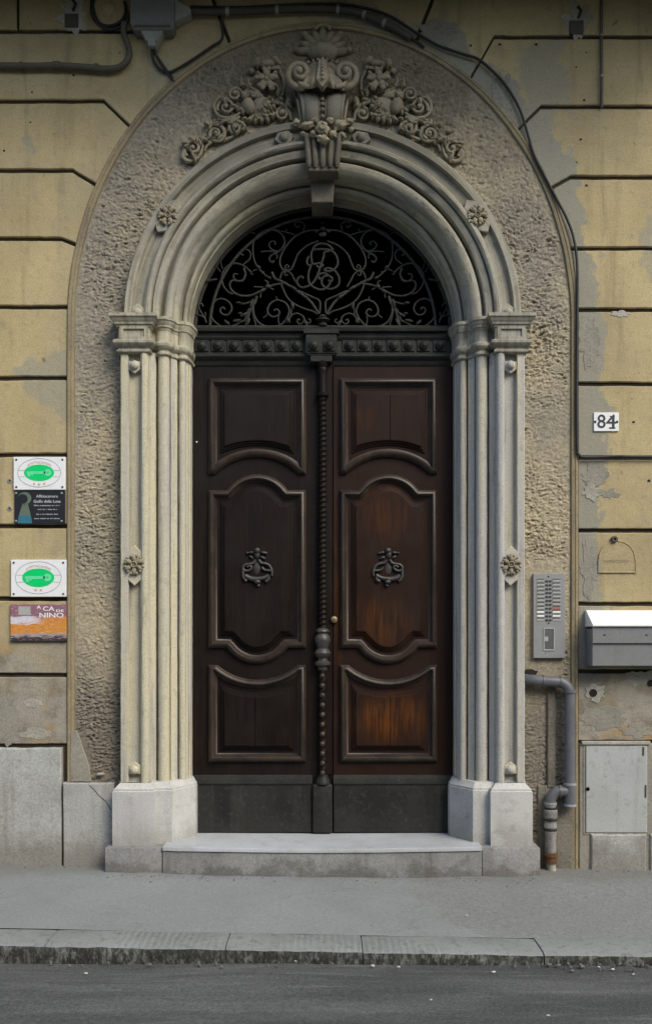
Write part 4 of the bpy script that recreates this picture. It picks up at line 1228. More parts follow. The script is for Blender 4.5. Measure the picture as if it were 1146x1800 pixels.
up_f = arc3(q(366, 836), q(452, 804), q(538, 836), 22) + [q(538, 664), q(366, 664)]
mid = [q(366, 1139), q(398, 1139)] + arc3(q(400, 1141), q(452, 1167), q(504, 1141), 20) + [q(506, 1139), q(538, 1139), q(538, 861), q(506, 861)] + arc3(q(504, 859), q(452, 833), q(400, 859), 20) + [q(398, 861), q(366, 861)]
low = [q(366, 1340), q(538, 1340), q(538, 1169), q(522, 1169)] + arc3(q(521.5, 1169.4), q(452, 1195), q(382.5, 1169.4), 20) + [q(382, 1169), q(366, 1169)]
low_f = [q(366, 1340), q(538, 1340)] + arc3(q(538, 1166), q(452, 1195), q(366, 1166), 22)
mprof = [(0, -.002), (.001, .012), (.004, .014), (.010, .028), (.020, .037), (.030, .038), (.039, .030), (.043, .017), (.048, .016), (.050, .008), (.058, .005), (.062, -.002)]
bev = [(.0625, -.002), (.063, .001), (.080, .001), (.085, .010), (.094, .011), (.098, .021), (.107, .022), (.112, .034), (.118, .035)]
def circ3(a, m, b):
    h = (b[0] - a[0]) / 2; sg = m[1] - a[1]
    R = (h * h + sg * sg) / (2 * abs(sg))
    return (m[0], m[1] - math.copysign(R, sg)), R
XL, XR = q(366, 0)[0], q(538, 0)[0]
def ring_up(o):
    (cx, cz), R = circ3(q(366, 836), q(452, 804), q(538, 836)); zt = q(0, 664)[1]
    xs_ = [XL + o + (XR - XL - 2 * o) * i / 22 for i in range(23)]
    return [(x, cz + math.sqrt((R + o) ** 2 - (x - cx) ** 2)) for x in xs_] + [(XR - o, zt - o), (XL + o, zt - o)]
def ring_low(o):
    (cx, cz), R = circ3(q(366, 1166), q(452, 1195), q(538, 1166)); zb = q(0, 1340)[1]
    xs_ = [XR - o - (XR - XL - 2 * o) * i / 22 for i in range(23)]
    return [(XL + o, zb + o), (XR - o, zb + o)] + [(x, cz - math.sqrt((R + o) ** 2 - (x - cx) ** 2)) for x in xs_]
def clip(poly, c, keep_left):
    out = []
    for i in range(len(poly)):
        a, b = poly[i - 1], poly[i]
        ina = (a[0] <= c) == keep_left; inb = (b[0] <= c) == keep_left
        if ina != inb:
            t = (c - a[0]) / (b[0] - a[0]); out.append((c, a[1] + (b[1] - a[1]) * t))
        if inb: out.append(b)
    return out
cxp = q(449, 0)[0]
for pname, path, fpath in (('upper', up, up_f), ('middle', mid, mid), ('lower', low, low_f)):
    path = ccw(path)
    V, F = sweep_xz(path, mprof, DY, True); mo = MB().add(V, F)
    path = ccw(fpath)
    rf = {'upper': ring_up, 'middle': lambda o: offset(path, o), 'lower': ring_low}[pname]
    fieldp = rf(bev[-1][0])
    rings_ = [rf(o) for o, h in bev]; nr = len(rings_[0]); V = []; F = []
    for rg, (o, h) in zip(rings_, bev): V += [(p[0], DY - h, p[1]) for p in rg]
    for k_ in range(len(bev) - 1):
        for i in range(nr):
            j = (i + 1) % nr
            F.append((k_ * nr + i, k_ * nr + j, (k_ + 1) * nr + j, (k_ + 1) * nr + i))
    be = MB().add(V, F)
    for s, leaf, m1 in ((-1, leafL, M['wood']), (1, leafR, M['wood_worn'])):
        split = pname == 'lower' or (pname == 'upper' and s > 0)
        b2 = be if s < 0 else be.mirrored()
        pb = b2.build('panel', m1, leaf, 25)
        m2 = mo if s < 0 else mo.mirrored()
        m2.build('panel_moulding', M['mould'] if s < 0 else M['mould'], pb, 40)
        polys = [fieldp]
        if split: polys = [clip(fieldp, cxp - .0016, True), clip(fieldp, cxp + .0016, False)]
        for pl in polys:
            if s > 0: pl = [(-x, z) for x, z in pl]
            V, F = prism(ccw(pl), DY - .035, DY - .001); mesh_obj('panel_board', V, F, m1, pb, 20)
# base rails and kick boards
zk0, zk1 = ZD0 + .002, PZ(1379, DY - .02)
zr1 = PZ(1362, DY - .02)
railp = [(0, 0), (0, .030), (.012, .030), (.018, .022), (.030, .020), (.036, .012), (.052, .008), (.060, 0)]
for s, leaf, x0, x1 in ((-1, leafL, -.872, PX(549, DY)), (1, leafR, SPL + .004, .872)):
    V, F = box(x0, x1, DY - .024, DY + .002, zk0, zk1, .004); mesh_obj('kick_board', V, F, M['kick'], leaf)
    V = []; F = []
    for x in (x0, x1): V += [(x, DY - h, zk1 + .002 + o) for o, h in railp]
    k = len(railp)
    for a in range(k - 1): F.append((a, a + 1, k + a + 1, k + a))
    F += [tuple(range(k)), tuple(reversed(range(k, 2 * k)))]
    mesh_obj('base_rail', V, F, M['transom'], leaf, 30)
# meeting post with twisted shaft
pxc = PX(567, DY - .03)
post = MB().add(*box(pxc - .024, SPL - .003, DY - .012, DY + .002, zr1, ZD1 - .01, .003)).build('meeting_stile', M['wood'], leafL)
V, F = box(PX(549, DY - .05) + .001, SPL - .003, DY - .052, DY - .001, zk0, zk1 + .006, .014, 3); mesh_obj('post_base', V, F, M['kick'], leafL, 40)
YP = DY - .030
def zz_(py): return PZ(py, YP)
def twisted(z0, z1, r, amp, pitch, starts, n):
    V = []; F = []; seg = 20
    for i in range(n + 1):
        z = z0 + (z1 - z0) * i / n
        for k in range(seg):
            a = 2 * math.pi * k / seg
            w = math.cos(starts * (a - 2 * math.pi * z / pitch))
            rr = r + amp * w
            V.append((pxc + rr * math.cos(a), YP + rr * math.sin(a), z))
    for i in range(n):
        for k in range(seg):
            F.append((i * seg + k, i * seg + (k + 1) % seg, (i + 1) * seg + (k + 1) % seg, (i + 1) * seg + k))
    F.append(tuple(range(seg))); F.append(tuple(n * seg + k for k in range(seg)))
    return V, F
V, F = twisted(zz_(1110), zz_(702), .0235, .005, .034 * 1, 1, 400); mesh_obj('twisted_shaft', V, F, M['wood'], leafL, 70)
V, F = lathe([(.024, zz_(702)), (.026, zz_(699)), (.040, zz_(697)), (.042, zz_(693)), (.028, zz_(690)), (.027, zz_(660)), (.030, zz_(654)), (.034, zz_(650)), (.030, zz_(647)), (.038, zz_(643)), (.042, zz_(636))], (pxc, YP, 0), 'z', 24)
mesh_obj('shaft_capital', V, F, M['wood'], leafL, 40)
V, F = lathe([(.030, zz_(1178)), (.032, zz_(1172)), (.052, zz_(1169)), (.054, zz_(1165)), (.034, zz_(1161)), (.032, zz_(1157)), (.050, zz_(1153)), (.056, zz_(1148)), (.046, zz_(1143)), (.036, zz_(1140)), (.042, zz_(1135)), (.054, zz_(1127)), (.050, zz_(1119)), (.034, zz_(1114)), (.046, zz_(1110)), (.042, zz_(1107)), (.028, zz_(1104))], (pxc, YP, 0), 'z', 24)
mesh_obj('shaft_vase', V, F, M['bronze'], leafL, 40)
V, F = twisted(zz_(1366), zz_(1176), .0235, .003, .12, 2, 160); lo_ = mesh_obj('lower_shaft', V, F, M['wood'], leafL, 70)
for i in range(11):
    z = zz_(1358 - i * 17.0)
    V, F = ball((pxc - .001, YP - .022, z), .019, .018, .019, 12, 7); mesh_obj('bead', V, F, M['mould'], lo_, 60)
V, F = lathe([(.050, zz_(1378)), (.048, zz_(1372)), (.036, zz_(1367)), (.034, zz_(1362))], (pxc, YP + .01, 0), 'z', 20)
mesh_obj('shaft_foot', V, F, M['transom'], leafL, 40)
# lock
c = P3(581.5, 1089, DY - .03)
lx_ = SPL + .012
V, F = lathe([(.024, DY - .001 - DY + .0), (.024, -.012), (.020, -.018), (.012, -.020), (.011, -.028), (.003, -.029)], (SPL + .008, DY - .012, c.z), 'y', 20)
lock = mesh_obj('lock', V, F, M['brass'], leafR, 40)
V, F = box(SPL + .006, SPL + .010, DY - .0425, DY - .040, c.z - .009, c.z + .005); mesh_obj('keyhole', V, F, M['dark'], lock, 0)
# small white door viewer speck on the left stile
c = P3(346, 777, DY); V, F = ball((c.x, DY, c.z), .006); mesh_obj('nail_head', V, F, M['white'], leafL, 60)

# knockers
def knocker(leaf, mir):
    K = lambda x, y: (400 + x / 9.55, 940 + y / 9.55)
    Yk = DY - .045
    def W(x, y, Y=Yk):
        v = P3(*K(x, y), Y)
        if mir: v.x = -v.x
        return v
    root = None
    mb = MB().add(*ball(W(495, 330, DY - .03), .022, .022, .030, 12, 8)).add(*ball(W(500, 262, DY - .05), .020, .020, .018, 12, 8)).add(*ball(W(495, 560, DY - .022), .034, .018, .06, 14, 8))
    root = mb.build('knocker_plate', M['bronze'], leaf, 60)
    for (x, y, rx, rz, rot) in ((395, 300, .020, .009, 0), (605, 300, .022, .009, -10), (400, 375, .018, .008, -35), (595, 385, .022, .009, -25), (335, 305, .010, .009, 0), (650, 310, .010, .009, 0)):
        V, F = ball(W(x, y, DY - .042), rx, .014, rz, 10, 6, math.radians(-rot if mir else rot), .2); mesh_obj('knocker_leaf', V, F, M['bronze'], root, 60)
    def T(pts, r, name, r1=None, closed=False):
        r *= 1.35; r1 = (r1 or r / 1.35) * 1.35
        qn = catmull([W(*p) for p in pts], 6, closed)
        if closed: qn.append(qn[0])
        n = len(qn); V, F = tube(qn, r, 8, [r + ((r1 or r) - r) * i / (n - 1) for i in range(n)]); mesh_obj(name, V, F, M['bronze'], root, 60)
    T([(470, 420), (440, 470), (380, 490), (300, 505), (262, 560), (300, 605), (370, 595), (405, 550), (380, 520), (330, 545)], .0075, 'knocker_scroll', .006)
    T([(530, 420), (565, 470), (640, 485), (705, 520), (745, 600), (745, 690)], .0075, 'knocker_scroll', .006)
    T([(745, 600), (690, 600), (620, 590), (580, 545)], .0065, 'knocker_scroll', .006)
    T([(262, 560), (262, 640), (270, 720), (320, 780)], .006, 'knocker_scroll', .007)
    T([(300, 680), (390, 725), (500, 738), (610, 725), (700, 680)], .010, 'knocker_grip', .010)
    T([(300, 690), (390, 735), (500, 750)], .012, 'knocker_grip', .013)
    T([(690, 690), (690, 750), (640, 785)], .008, 'knocker_scroll', .008)
    V, F = ball(W(505, 790, Yk - .006), .022, .018, .015, 12, 7, 0, .2); mesh_obj('knocker_pendant', V, F, M['bronze'], root, 60)
    V, F = ball(W(520, 850, Yk), .013, .012, .010, 10, 6, 0, .2); mesh_obj('knocker_pendant', V, F, M['bronze'], root, 60)
knocker(leafL, False); knocker(leafR, True)

# ==================================================================== TRANSOM
tr = thing('door_transom', 'dark painted transom beam with a row of round bosses above the door', 'transom', (0, DY - .03, PZ(636, DY)))
TY = DY - .04
beam = [(0, PZ(640, TY)), (.004, PZ(640, TY)), (.012, PZ(636, TY)), (.014, PZ(632, TY)), (.034, PZ(629, TY)), (.042, PZ(626, TY)), (.042, PZ(622, TY)), (.024, PZ(619, TY)), (.022, PZ(598, TY)), (.030, PZ(596, TY)), (.036, PZ(592, TY)), (.020, PZ(589, TY)), (.022, PZ(584, TY)), (.046, PZ(582, TY)), (.050, PZ(577, TY)), (.046, PZ(575.5, TY)), (-.06, PZ(575, TY))]
V = []; F = []
for x in (-.876, .876): V += [(x, DY - .002 - o, z) for o, z in beam]
k = len(beam)
for a in range(k - 1): F.append((a, a + 1, k + a + 1, k + a))
F += [tuple(range(k)), tuple(reversed(range(k, 2 * k)))]
mesh_obj('beam', V, F, M['transom'], tr, 28)
def boss_block(px, py, Yb, w=.046, h=.046):
    c = P3(px, py, Yb)
    V, F = box(c.x - w, c.x + w, Yb - .010, Yb + .004, c.z - h, c.z + h, .004)
    b = mesh_obj('boss_block', V, F, M['transom'], tr)
    V, F = lathe([(.032, -.008), (.031, -.016), (.026, -.024), (.020, -.027), (.016, -.030), (.010, -.038), (.001, -.041)], (c.x, Yb, c.z), 'y', 16)
    mesh_obj('boss', V, F, M['transom'], b, 40)
for px in (355, 383, 411, 439, 467, 495, 521, 613, 639, 665, 691, 717, 744, 772):
    boss_block(px, 608.5, DY - .024, .044, .038)
cb = MB().add(*pbox(537, 592, 585, 621, DY - .075, DY, .004)).add(*pbox(533, 596, 577, 586, DY - .085, DY, .004)).add(*pbox(539, 590, 621, 624, DY - .068, DY, .002)).add(*pbox(545, 584, 624, 636, DY - .070, DY, .006))
cb.build('centre_bracket', M['transom'], tr, 30)
for px in (550.5, 578.5): boss_block(px, 608, DY - .074, .040, .036)

# ==================================================================== FANLIGHT GRILLE
gr = thing('fanlight_grille', 'black wrought iron fanlight grille of leafy scrolls around an entwined monogram', 'grille', (0, .25, PZ(575, .25)))
GY = .245
def g(x, y): return P3(340 + x / 4.877, 370 + y / 4.877, GY)
def iron(pts, r=.0072, name='scroll', mir=True, step=6, r1=None, fn=g):
    qn = catmull([fn(*p) for p in pts], step); n = len(qn)
    V, F = tube(qn, r, 7, [r + ((r1 or r) - r) * i / (n - 1) for i in range(n)])
    mb = MB().add(V, F)
    mb.build(name, M['iron'], gr, 60)
    if mir: mb.mirrored().build(name, M['iron'], gr, 60)
ring = [(198 / sc(GY) * math.cos(math.pi * i / 60), GY, PZ(580, GY) + 199 / sc(GY) * math.sin(math.pi * i / 60)) for i in range(61)]
V, F = tube(ring, .011, 8); mesh_obj('ring_bar', V, F, M['iron'], gr, 60)
ring = [(.868 * math.cos(math.pi * i / 60), GY + .012, SPR + .868 * math.sin(math.pi * i / 60)) for i in range(61)]
V, F = tube(ring, .014, 8); mesh_obj('ring_bar', V, F, M['iron'], gr, 60)
V, F = tube([(-.87, GY, PZ(577, GY) + .008), (.87, GY, PZ(577, GY) + .008)], .012, 8); mesh_obj('bottom_bar', V, F, M['iron'], gr, 60)
for pts, r in (
    ([(240, 1000), (170, 940), (148, 870), (175, 790), (235, 758), (300, 782), (330, 840), (300, 893), (250, 890), (230, 855), (252, 832), (272, 850)], .0075),
    ([(1075, 890), (1010, 790), (940, 730), (850, 665), (760, 612), (700, 585), (672, 530)], .0100),
    ([(770, 628), (690, 640), (640, 660), (570, 695), (490, 730), (400, 730), (335, 692), (312, 640), (335, 602), (390, 608), (425, 600), (447, 545), (430, 495)], .0085),
    ([(500, 535), (430, 475), (350, 455), (280, 490), (245, 560), (255, 640), (300, 700), (345, 718)], .0070),
    ([(430, 600), (375, 603), (345, 575), (352, 545), (382, 548)], .0065),
    ([(430, 462), (480, 420), (490, 370), (460, 335), (420, 345), (410, 375), (432, 385)], .0060),
    ([(640, 575), (560, 500), (520, 420), (510, 320), (530, 240), (590, 185), (660, 165), (740, 190), (780, 250), (770, 310), (720, 360), (670, 385), (650, 420), (675, 447), (692, 430)], .0070),
    ([(735, 350), (680, 340), (648, 300), (672, 265), (704, 275), (696, 297)], .0060),
    ([(720, 360), (650, 350), (580, 356)], .0050),
    ([(700, 365), (720, 395), (710, 415)], .0050),
    ([(1080, 170), (980, 175), (880, 220), (800, 300), (750, 390), (742, 460), (768, 508), (800, 520)], .0072),
    ([(1070, 265), (980, 300), (900, 370), (865, 450), (838, 505), (800, 518)], .0072),
    ([(800, 518), (760, 535), (742, 585)], .0070),
    ([(800, 518), (838, 545), (868, 600), (900, 655)], .0070),
    ([(800, 518), (785, 490), (800, 468), (818, 482), (806, 496)], .0058),
    ([(800, 518), (780, 545), (797, 560), (810, 546)], .0058),
    ([(755, 640), (800, 740), (860, 800), (940, 840), (1020, 865), (1062, 892)], .0075),
    ([(540, 735), (515, 820), (522, 900), (570, 970), (660, 1000), (750, 980), (808, 910), (820, 850), (790, 795), (720, 770), (660, 800), (635, 860), (660, 905), (710, 910), (738, 878), (716, 848), (690, 860)], .0075),
    ([(640, 840), (632, 895), (598, 920)], .0055), ([(725, 775), (708, 740)], .0050),
    ([(1080, 885), (1082, 780), (1010, 740), (900, 690)], .0078),
    ([(800, 965), (840, 902), (890, 884), (940, 910), (955, 955), (985, 1000)], .0070),
    ([(955, 935), (920, 975), (890, 960), (895, 935), (915, 942)], .0060), ([(955, 945), (988, 968), (1005, 945), (985, 930)], .0060),
    ([(850, 800), (840, 850), (835, 900), (812, 960)], .0060), ([(735, 880), (728, 940), (740, 990)], .0050),
    ([(112, 965), (95, 920), (50, 900), (5, 890)], .0065), ([(100, 925), (60, 860), (45, 815), (75, 800), (82, 825)], .0060), ([(105, 870), (100, 940)], .0050),
    ([(205, 590), (150, 600), (105, 612)], .0080), ([(130, 610), (95, 650), (85, 675)], .0045),
    ([(250, 500), (238, 450), (240, 400)], .0045), ([(235, 530), (190, 470), (150, 440)], .0045),
    ([(530, 200), (480, 185), (410, 188)], .0045),
    ([(660, 160), (780, 185), (840, 200), (880, 215)], .0055), ([(790, 185), (800, 160)], .0045),
    ([(940, 180), (952, 120), (900, 95), (868, 122), (895, 145), (908, 128)], .0050),
    ([(545, 735), (530, 790), (490, 850), (450, 985)], .0090), ([(530, 770), (440, 800), (380, 795)], .0075), ([(500, 830), (520, 930), (535, 980), (510, 1000)], .0055),
    ([(480, 840), (440, 905), (385, 882)], .0080), ([(470, 860), (430, 950), (345, 945)], .0080), ([(420, 950), (320, 995), (268, 940)], .0065),
    ([(580, 700), (575, 750)], .005), ([(600, 660), (520, 655)], .006), ([(620, 655), (640, 620), (612, 600)], .006), ([(640, 655), (690, 680)], .005), ([(560, 500), (510, 520)], .005), ([(570, 520), (610, 530)], .005), ([(490, 545), (515, 548)], .004)):
    iron(pts, r)
for (x, y, rx, rz, rot) in ((640, 655, .022, .012, 20), (590, 690, .026, .012, 35), (560, 490, .020, .012, -45), (650, 580, .018, .010, -35), (850, 820, .012, .024, 10), (812, 945, .014, .026, 30), (440, 895, .030, .012, 30), (375, 948, .034, .012, 10), (290, 965, .024, .012, -40), (500, 800, .012, .035, -15), (860, 668, .030, .010, -32), (960, 745, .026, .011, -38), (390, 795, .020, .009, -5), (400, 885, .014, .009, 0), (470, 960, .010, .03, -20), (120, 608, .018, .008, 15)):
    c = g(x, y); mb = MB().add(*ball((c.x, GY - .004, c.z), rx, .012, rz, 9, 6, math.radians(rot), .3))
    mb.build('leaf', M['iron'], gr, 60); mb.mirrored().build('leaf', M['iron'], gr, 60)
V, F = lathe([(.030, 0), (.034, .010), (.024, .022), (.036, .030), (.052, .038), (.050, .044), (.020, .050), (.030, .062), (.016, .078)], (0, GY, PZ(577, GY) + .012), 'z', 16); mesh_obj('vase', V, F, M['iron'], gr, 50)
for (px, py, r) in ((567, 402, .020), (567, 412, .026), (556, 407, .014), (578, 407, .014), (567, 392, .012)):
    c = P3(px, py, GY); V, F = ball(c, r, .010, r * .7, 9, 6, 0, .3); mesh_obj('leaf', M and V, F, M['iron'], gr, 60)
def mg(x, y): return P3(500 + x / 8.186, 400 + y / 8.186, GY - .006)
for pts in ([(395, 345), (440, 268), (530, 235), (640, 262), (700, 330)],
            [(430, 322), (560, 315), (680, 340), (750, 420), (765, 520), (720, 600), (630, 635), (572, 612), (620, 588), (700, 610), (765, 680), (790, 770), (755, 850), (660, 888), (575, 860), (532, 790), (560, 715), (640, 700), (690, 745), (660, 785), (630, 760)],
            [(560, 385), (590, 352), (650, 345)],
            [(572, 392), (530, 520), (480, 670), (430, 770), (350, 840), (250, 865), (182, 805), (190, 740), (240, 708), (272, 738)],
            [(390, 345), (385, 430), (410, 530), (500, 515), (552, 545), (500, 577), (460, 550)],
            [(350, 415), (320, 490), (350, 550), (395, 535)],
            [(378, 560), (345, 660), (350, 780), (400, 850), (500, 895), (580, 885), (640, 830), (665, 780)],
            [(490, 680), (560, 660), (630, 690)], [(490, 700), (500, 745), (530, 728)]):
    iron(pts, .0088, 'monogram_stroke', False, 6, None, mg)

# ==================================================================== SIGNS ON THE LEFT
def sign_key(px0, px1, py0, py1, dots, label):
    Y = -.018
    V, F = pbox(px0, px1, py0, py1, Y, .0, .002)
    t = thing('wall_sign', label, 'sign', (PX((px0 + px1) / 2, Y), 0, PZ(py1, Y)), 'key signs on the left wall')
    mesh_obj('panel', V, F, M['white'], t, 20)
    cx, cy = (px0 + px1) / 2 - .5, (py0 + py1) / 2 - 1
    w, h = (px1 - px0), (py1 - py0)
    Yp = Y - .0012
    def E(rx, ry, n=48, dx=0, dy=0, Yq=Yp): return [(P3(cx + dx + rx * math.cos(2 * math.pi * i / n), cy + dy - ry * math.sin(2 * math.pi * i / n), Yq)) for i in range(n)]
    def ringm(rx, ry, wd, Yq=Yp):
        a, b = E(rx, ry, 56, Yq=Yq), E(rx - wd, ry - wd, 56, Yq=Yq); n = 56
        return a + b, [(i, (i + 1) % n, n + (i + 1) % n, n + i) for i in range(n)]
    V, F = ringm(w * .42, h * .44, .9); mesh_obj('oval_outline', V, F, M['grey_line'], t, 0, False)
    for s in (-1, 1):
        for dy in (-h * .075, h * .115):
            x0, x1 = cx + s * w * .27, cx + s * w * .40
            V, F = box(min(PX(x0, Yp), PX(x1, Yp)), max(PX(x0, Yp), PX(x1, Yp)), Yp, Yp + .0008, PZ(cy + dy + .7, Yp), PZ(cy + dy, Yp)); mesh_obj('oval_bar', V, F, M['grey_line'], t, 0, False)
    e = E(w * .29, h * .25); mesh_obj('green_oval', e, [tuple(range(len(e)))], M['green'], t, 0, False)
    Yk = Yp - .0008
    mb = MB()
    def R(x0, x1, y0, y1): mb.add([P3(cx + x0, cy + y0, Yk), P3(cx + x1, cy + y0, Yk), P3(cx + x1, cy + y1, Yk), P3(cx + x0, cy + y1, Yk)], [(0, 1, 2, 3)])
    R(-w * .24, w * .12, -h * .045, h * .036)
    R(-w * .225, -w * .17, h * .036, h * .115); R(-w * .155, -w * .12, h * .036, h * .085)
    n = 24
    a = [P3(cx + w * .165 + w * .075 * math.cos(2 * math.pi * i / n), cy - h * .005 + h * .105 * math.sin(2 * math.pi * i / n), Yk) for i in range(n)]
    b = [P3(cx + w * .165 + w * .020 * math.cos(2 * math.pi * i / n), cy - h * .005 + h * .026 * math.sin(2 * math.pi * i / n), Yk) for i in range(n)]
    mb.add(a + b, [(i, (i + 1) % n, n + (i + 1) % n, n + i) for i in range(n)])
    mb.build('key_symbol', M['pale_green'], t, 0, False)
    V, F = text_at('AFFITTACAMERE', cx, cy - h * .31, Yp, .024, w * .46 / 270, 0, 3.6); mesh_obj('lettering', V, F, M['pink_line'], t, 0, False)
    for k in range(dots):
        dx = (k - (dots - 1) / 2) * 9
        c = P3(cx + dx, cy + h * .335 + (1 if dots == 3 and k == 1 else 0), Yp)
        V, F = lathe([(.0075, 0), (.0075, -.0006), (.001, -.0006)], (c.x, Yp, c.z), 'y', 8); mesh_obj('star_dot', V, F, M['yellow_line'], t, 0)
    for sx in (px0 + 5, px1 - 5):
        for sy in (py0 + 5, py1 - 5):
            c = P3(sx, sy, Y); V, F = lathe([(.007, 0), (.006, -.004), (.001, -.005)], (c.x, Y, c.z), 'y', 10); mesh_obj('screw', V, F, M['steel_dark'], t, 40)
    return t
sign_key(24.5, 115.5, 803, 861, 3, 'white key sign with three small stars, above the black sign')
sign_key(20, 117, 984, 1049, 2, 'white key sign with two small stars, above the orange picture sign')
# black sign with keyhole
Y = -.014
t = thing('wall_sign', 'black sign with a keyhole picture and pale lettering', 'sign', (PX(70, Y), 0, PZ(922, Y)))
V, F = pbox(26, 115, 863.5, 921, Y, 0, .002); mesh_obj('panel', V, F, M['black_sign'], t, 20)
Yp = Y - .0012
def poly(pts, name, mat, t, Yq=Yp): return mesh_obj(name, [P3(x, y, Yq) for x, y in pts], [tuple(range(len(pts)))], M[mat], t, 0, False)
n = 26
c0, c1 = (45.5, 876), (40, 876.5)
a = [(44 + 12 * math.cos(2 * math.pi * i / n), 876 + 11 * math.sin(2 * math.pi * i / n)) for i in range(n)]
poly(a, 'keyhole_moon', 'sign_moon', t)
a = [(40.5 + 9 * math.cos(2 * math.pi * i / n), 877 + 8.5 * math.sin(2 * math.pi * i / n)) for i in range(n)]
poly(a, 'keyhole_shade', 'black_sign', t, Yp - .0006)
poly([(40, 886), (50, 886), (55, 906), (34, 906)], 'keyhole_tree', 'sign_moon', t)
poly([(34, 906), (55, 906), (57.5, 920), (31.5, 920)], 'keyhole_sea', 'sign_teal', t, Yp - .0003)
for s_, py, sz, wd, bold in (('Affittacamere', 872.5, .026, 38, .0006), ('Golfo della Luna', 881.5, .026, 47, .0008), ('- - - - - - -', 888.8, .014, 46, .0008), ('- - - -', 895.6, .014, 33, .0008), ('. . . . . .', 904, .016, 38, .001), ('- - - - - - - -', 911.6, .014, 45, .0008)):
    if '-' in s_ or '. .' in s_:
        mb = MB(); rr = random.Random(int(py)); x = 83.5 - wd / 2
        while x < 83.5 + wd / 2:
            L = rr.uniform(.7, 1.3); hh = rr.choice((.7, .8, 1.2))
            mb.add([P3(x, py - hh, Yp), P3(x + L * .7, py - hh, Yp), P3(x + L * .7, py + .8, Yp), P3(x, py + .8, Yp)], [(0, 1, 2, 3)]); x += L + (1.8 if rr.random() < .14 else .1)
        mb.build('small_print', M['sign_text'], t, 0, False)
    else:
        V, F = text_at(s_, 83.5, py, Yp, sz, wd / 270., bold); mesh_obj('lettering', V, F, M['sign_text'], t, 0, False)
for sx in (29, 109):
    for sy in (867, 916):
        c = P3(sx, sy, Y); V, F = lathe([(.008, 0), (.007, -.004), (.001, -.006)], (c.x, Y, c.z), 'y', 10); mesh_obj('screw', V, F, M['clip'], t, 40)
# picture sign
def picture_material():
    n = NT('printed_photo')
    x, y, z = n.sep()
    z0, z1 = PZ(1127, -.02), PZ(1062, -.02)
    t_ = n.math('DIVIDE', n.math('SUBTRACT', z, z0), z1 - z0)
    v = n.scale((7, 1, 26))
    nz = n.noise(2.2, 5, 0.6, vec=v, dist=0.8)
    tt = n.math('ADD', t_, n.math('MULTIPLY', n.math('SUBTRACT', nz, 0.5), 0.35))
    c = n.mix(n.ramp(tt, 0.08, 0.16), (0.05, 0.035, 0.04), (0.34, 0.30, 0.29))
    c = n.mix(n.ramp(tt, 0.17, 0.24), c, (0.60, 0.25, 0.045))
    xr = n.ramp(x, PX(55), PX(85))
    hi = n.mix(xr, (0.62, 0.60, 0.66), (0.58, 0.24, 0.05))
    c = n.mix(n.ramp(tt, 0.44, 0.5), c, hi)
    c = n.mix(n.ramp(tt, 0.64, 0.69), c, (0.27, 0.13, 0.17))
    st = n.noise(5, 4, 0.6, vec=n.scale((6, 1, 40), (3, 3, 3)))
    c = n.mix(n.math('MULTIPLY', n.ramp(st, 0.58, 0.66), 0.7), c, (0.70, 0.66, 0.62))
    c = n.mix(n.math('MULTIPLY', n.ramp(st, 0.42, 0.36), 0.6), c, (0.10, 0.05, 0.05))
    return n.done(c, 0.4, 0, 0.4)
M['picture'] = picture_material()
Y = -.020
t = thing('wall_sign', 'orange and mauve picture sign with white capital letters, lowest on the left wall', 'sign', (PX(68, Y), 0, PZ(1127, Y)))
V, F = pbox(19, 117, 1062, 1127, Y, 0, .002); mesh_obj('panel', V, F, M['picture'], t, 20)
Yp = Y - .0012
poly([(20, 1064), (58, 1064), (60, 1084), (19.5, 1084)], 'window_picture', 'grey_line', t)
poly([(33, 1066), (54, 1066), (55, 1081), (33, 1081)], 'window_pane', 'tag', t, Yp - .0006)
poly([(19.5, 1122.5), (106, 1122.5), (108, 1125.5), (19.5, 1125.5)], 'white_strip', 'white', t)
for s_, px, py, sz, wd in (('A', 69, 1067.5, .030, 7), ('CA', 86, 1070.5, .040, 20), ("DE", 106, 1074, .022, 13), ('NINO', 91, 1082, .044, 42)):
    V, F = text_at(s_, px, py, Yp, sz, wd / 270., .0012); mesh_obj('lettering', V, F, M['white'], t, 0, False)

# ==================================================================== NUMBER, PLAQUE, INTERCOM, BOXES
Y = -.010
t = thing('house_number', 'white enamel house number tile reading 84', 'number sign', (PX(1065, Y), 0, PZ(758, Y)))
V, F = pbox(1043, 1087, 725, 758, Y, 0, .002); mesh_obj('tile', V, F, M['white'], t, 20)
V, F = text_at('8', 1056.5, 742, Y - .0012, .125, 14 / 270., .0012); mesh_obj('digit', V, F, M['digit'], t, 0, False)
V, F = text_at('4', 1073.5, 742, Y - .0012, .125, 17 / 270., .0016); mesh_obj('digit', V, F, M['digit'], t, 0, False)
mb = MB()
for x0, x1, y0, y1 in ((1070, 1081, 751, 753.5), (1071, 1080, 731, 733)):
    mb.add([P3(x0, y0, Y - .0016), P3(x1, y0, Y - .0016), P3(x1, y1, Y - .0016), P3(x0, y1, Y - .0016)], [(0, 1, 2, 3)])
mb.build('digit_serif', M['digit'], t, 0, False)
for px in (1045.5, 1084):
    c = P3(px, 741.5, Y); V, F = ball((c.x, Y, c.z), .009, .005, .009, 10, 6); mesh_obj('screw', V, F, M['digit'], t, 60)

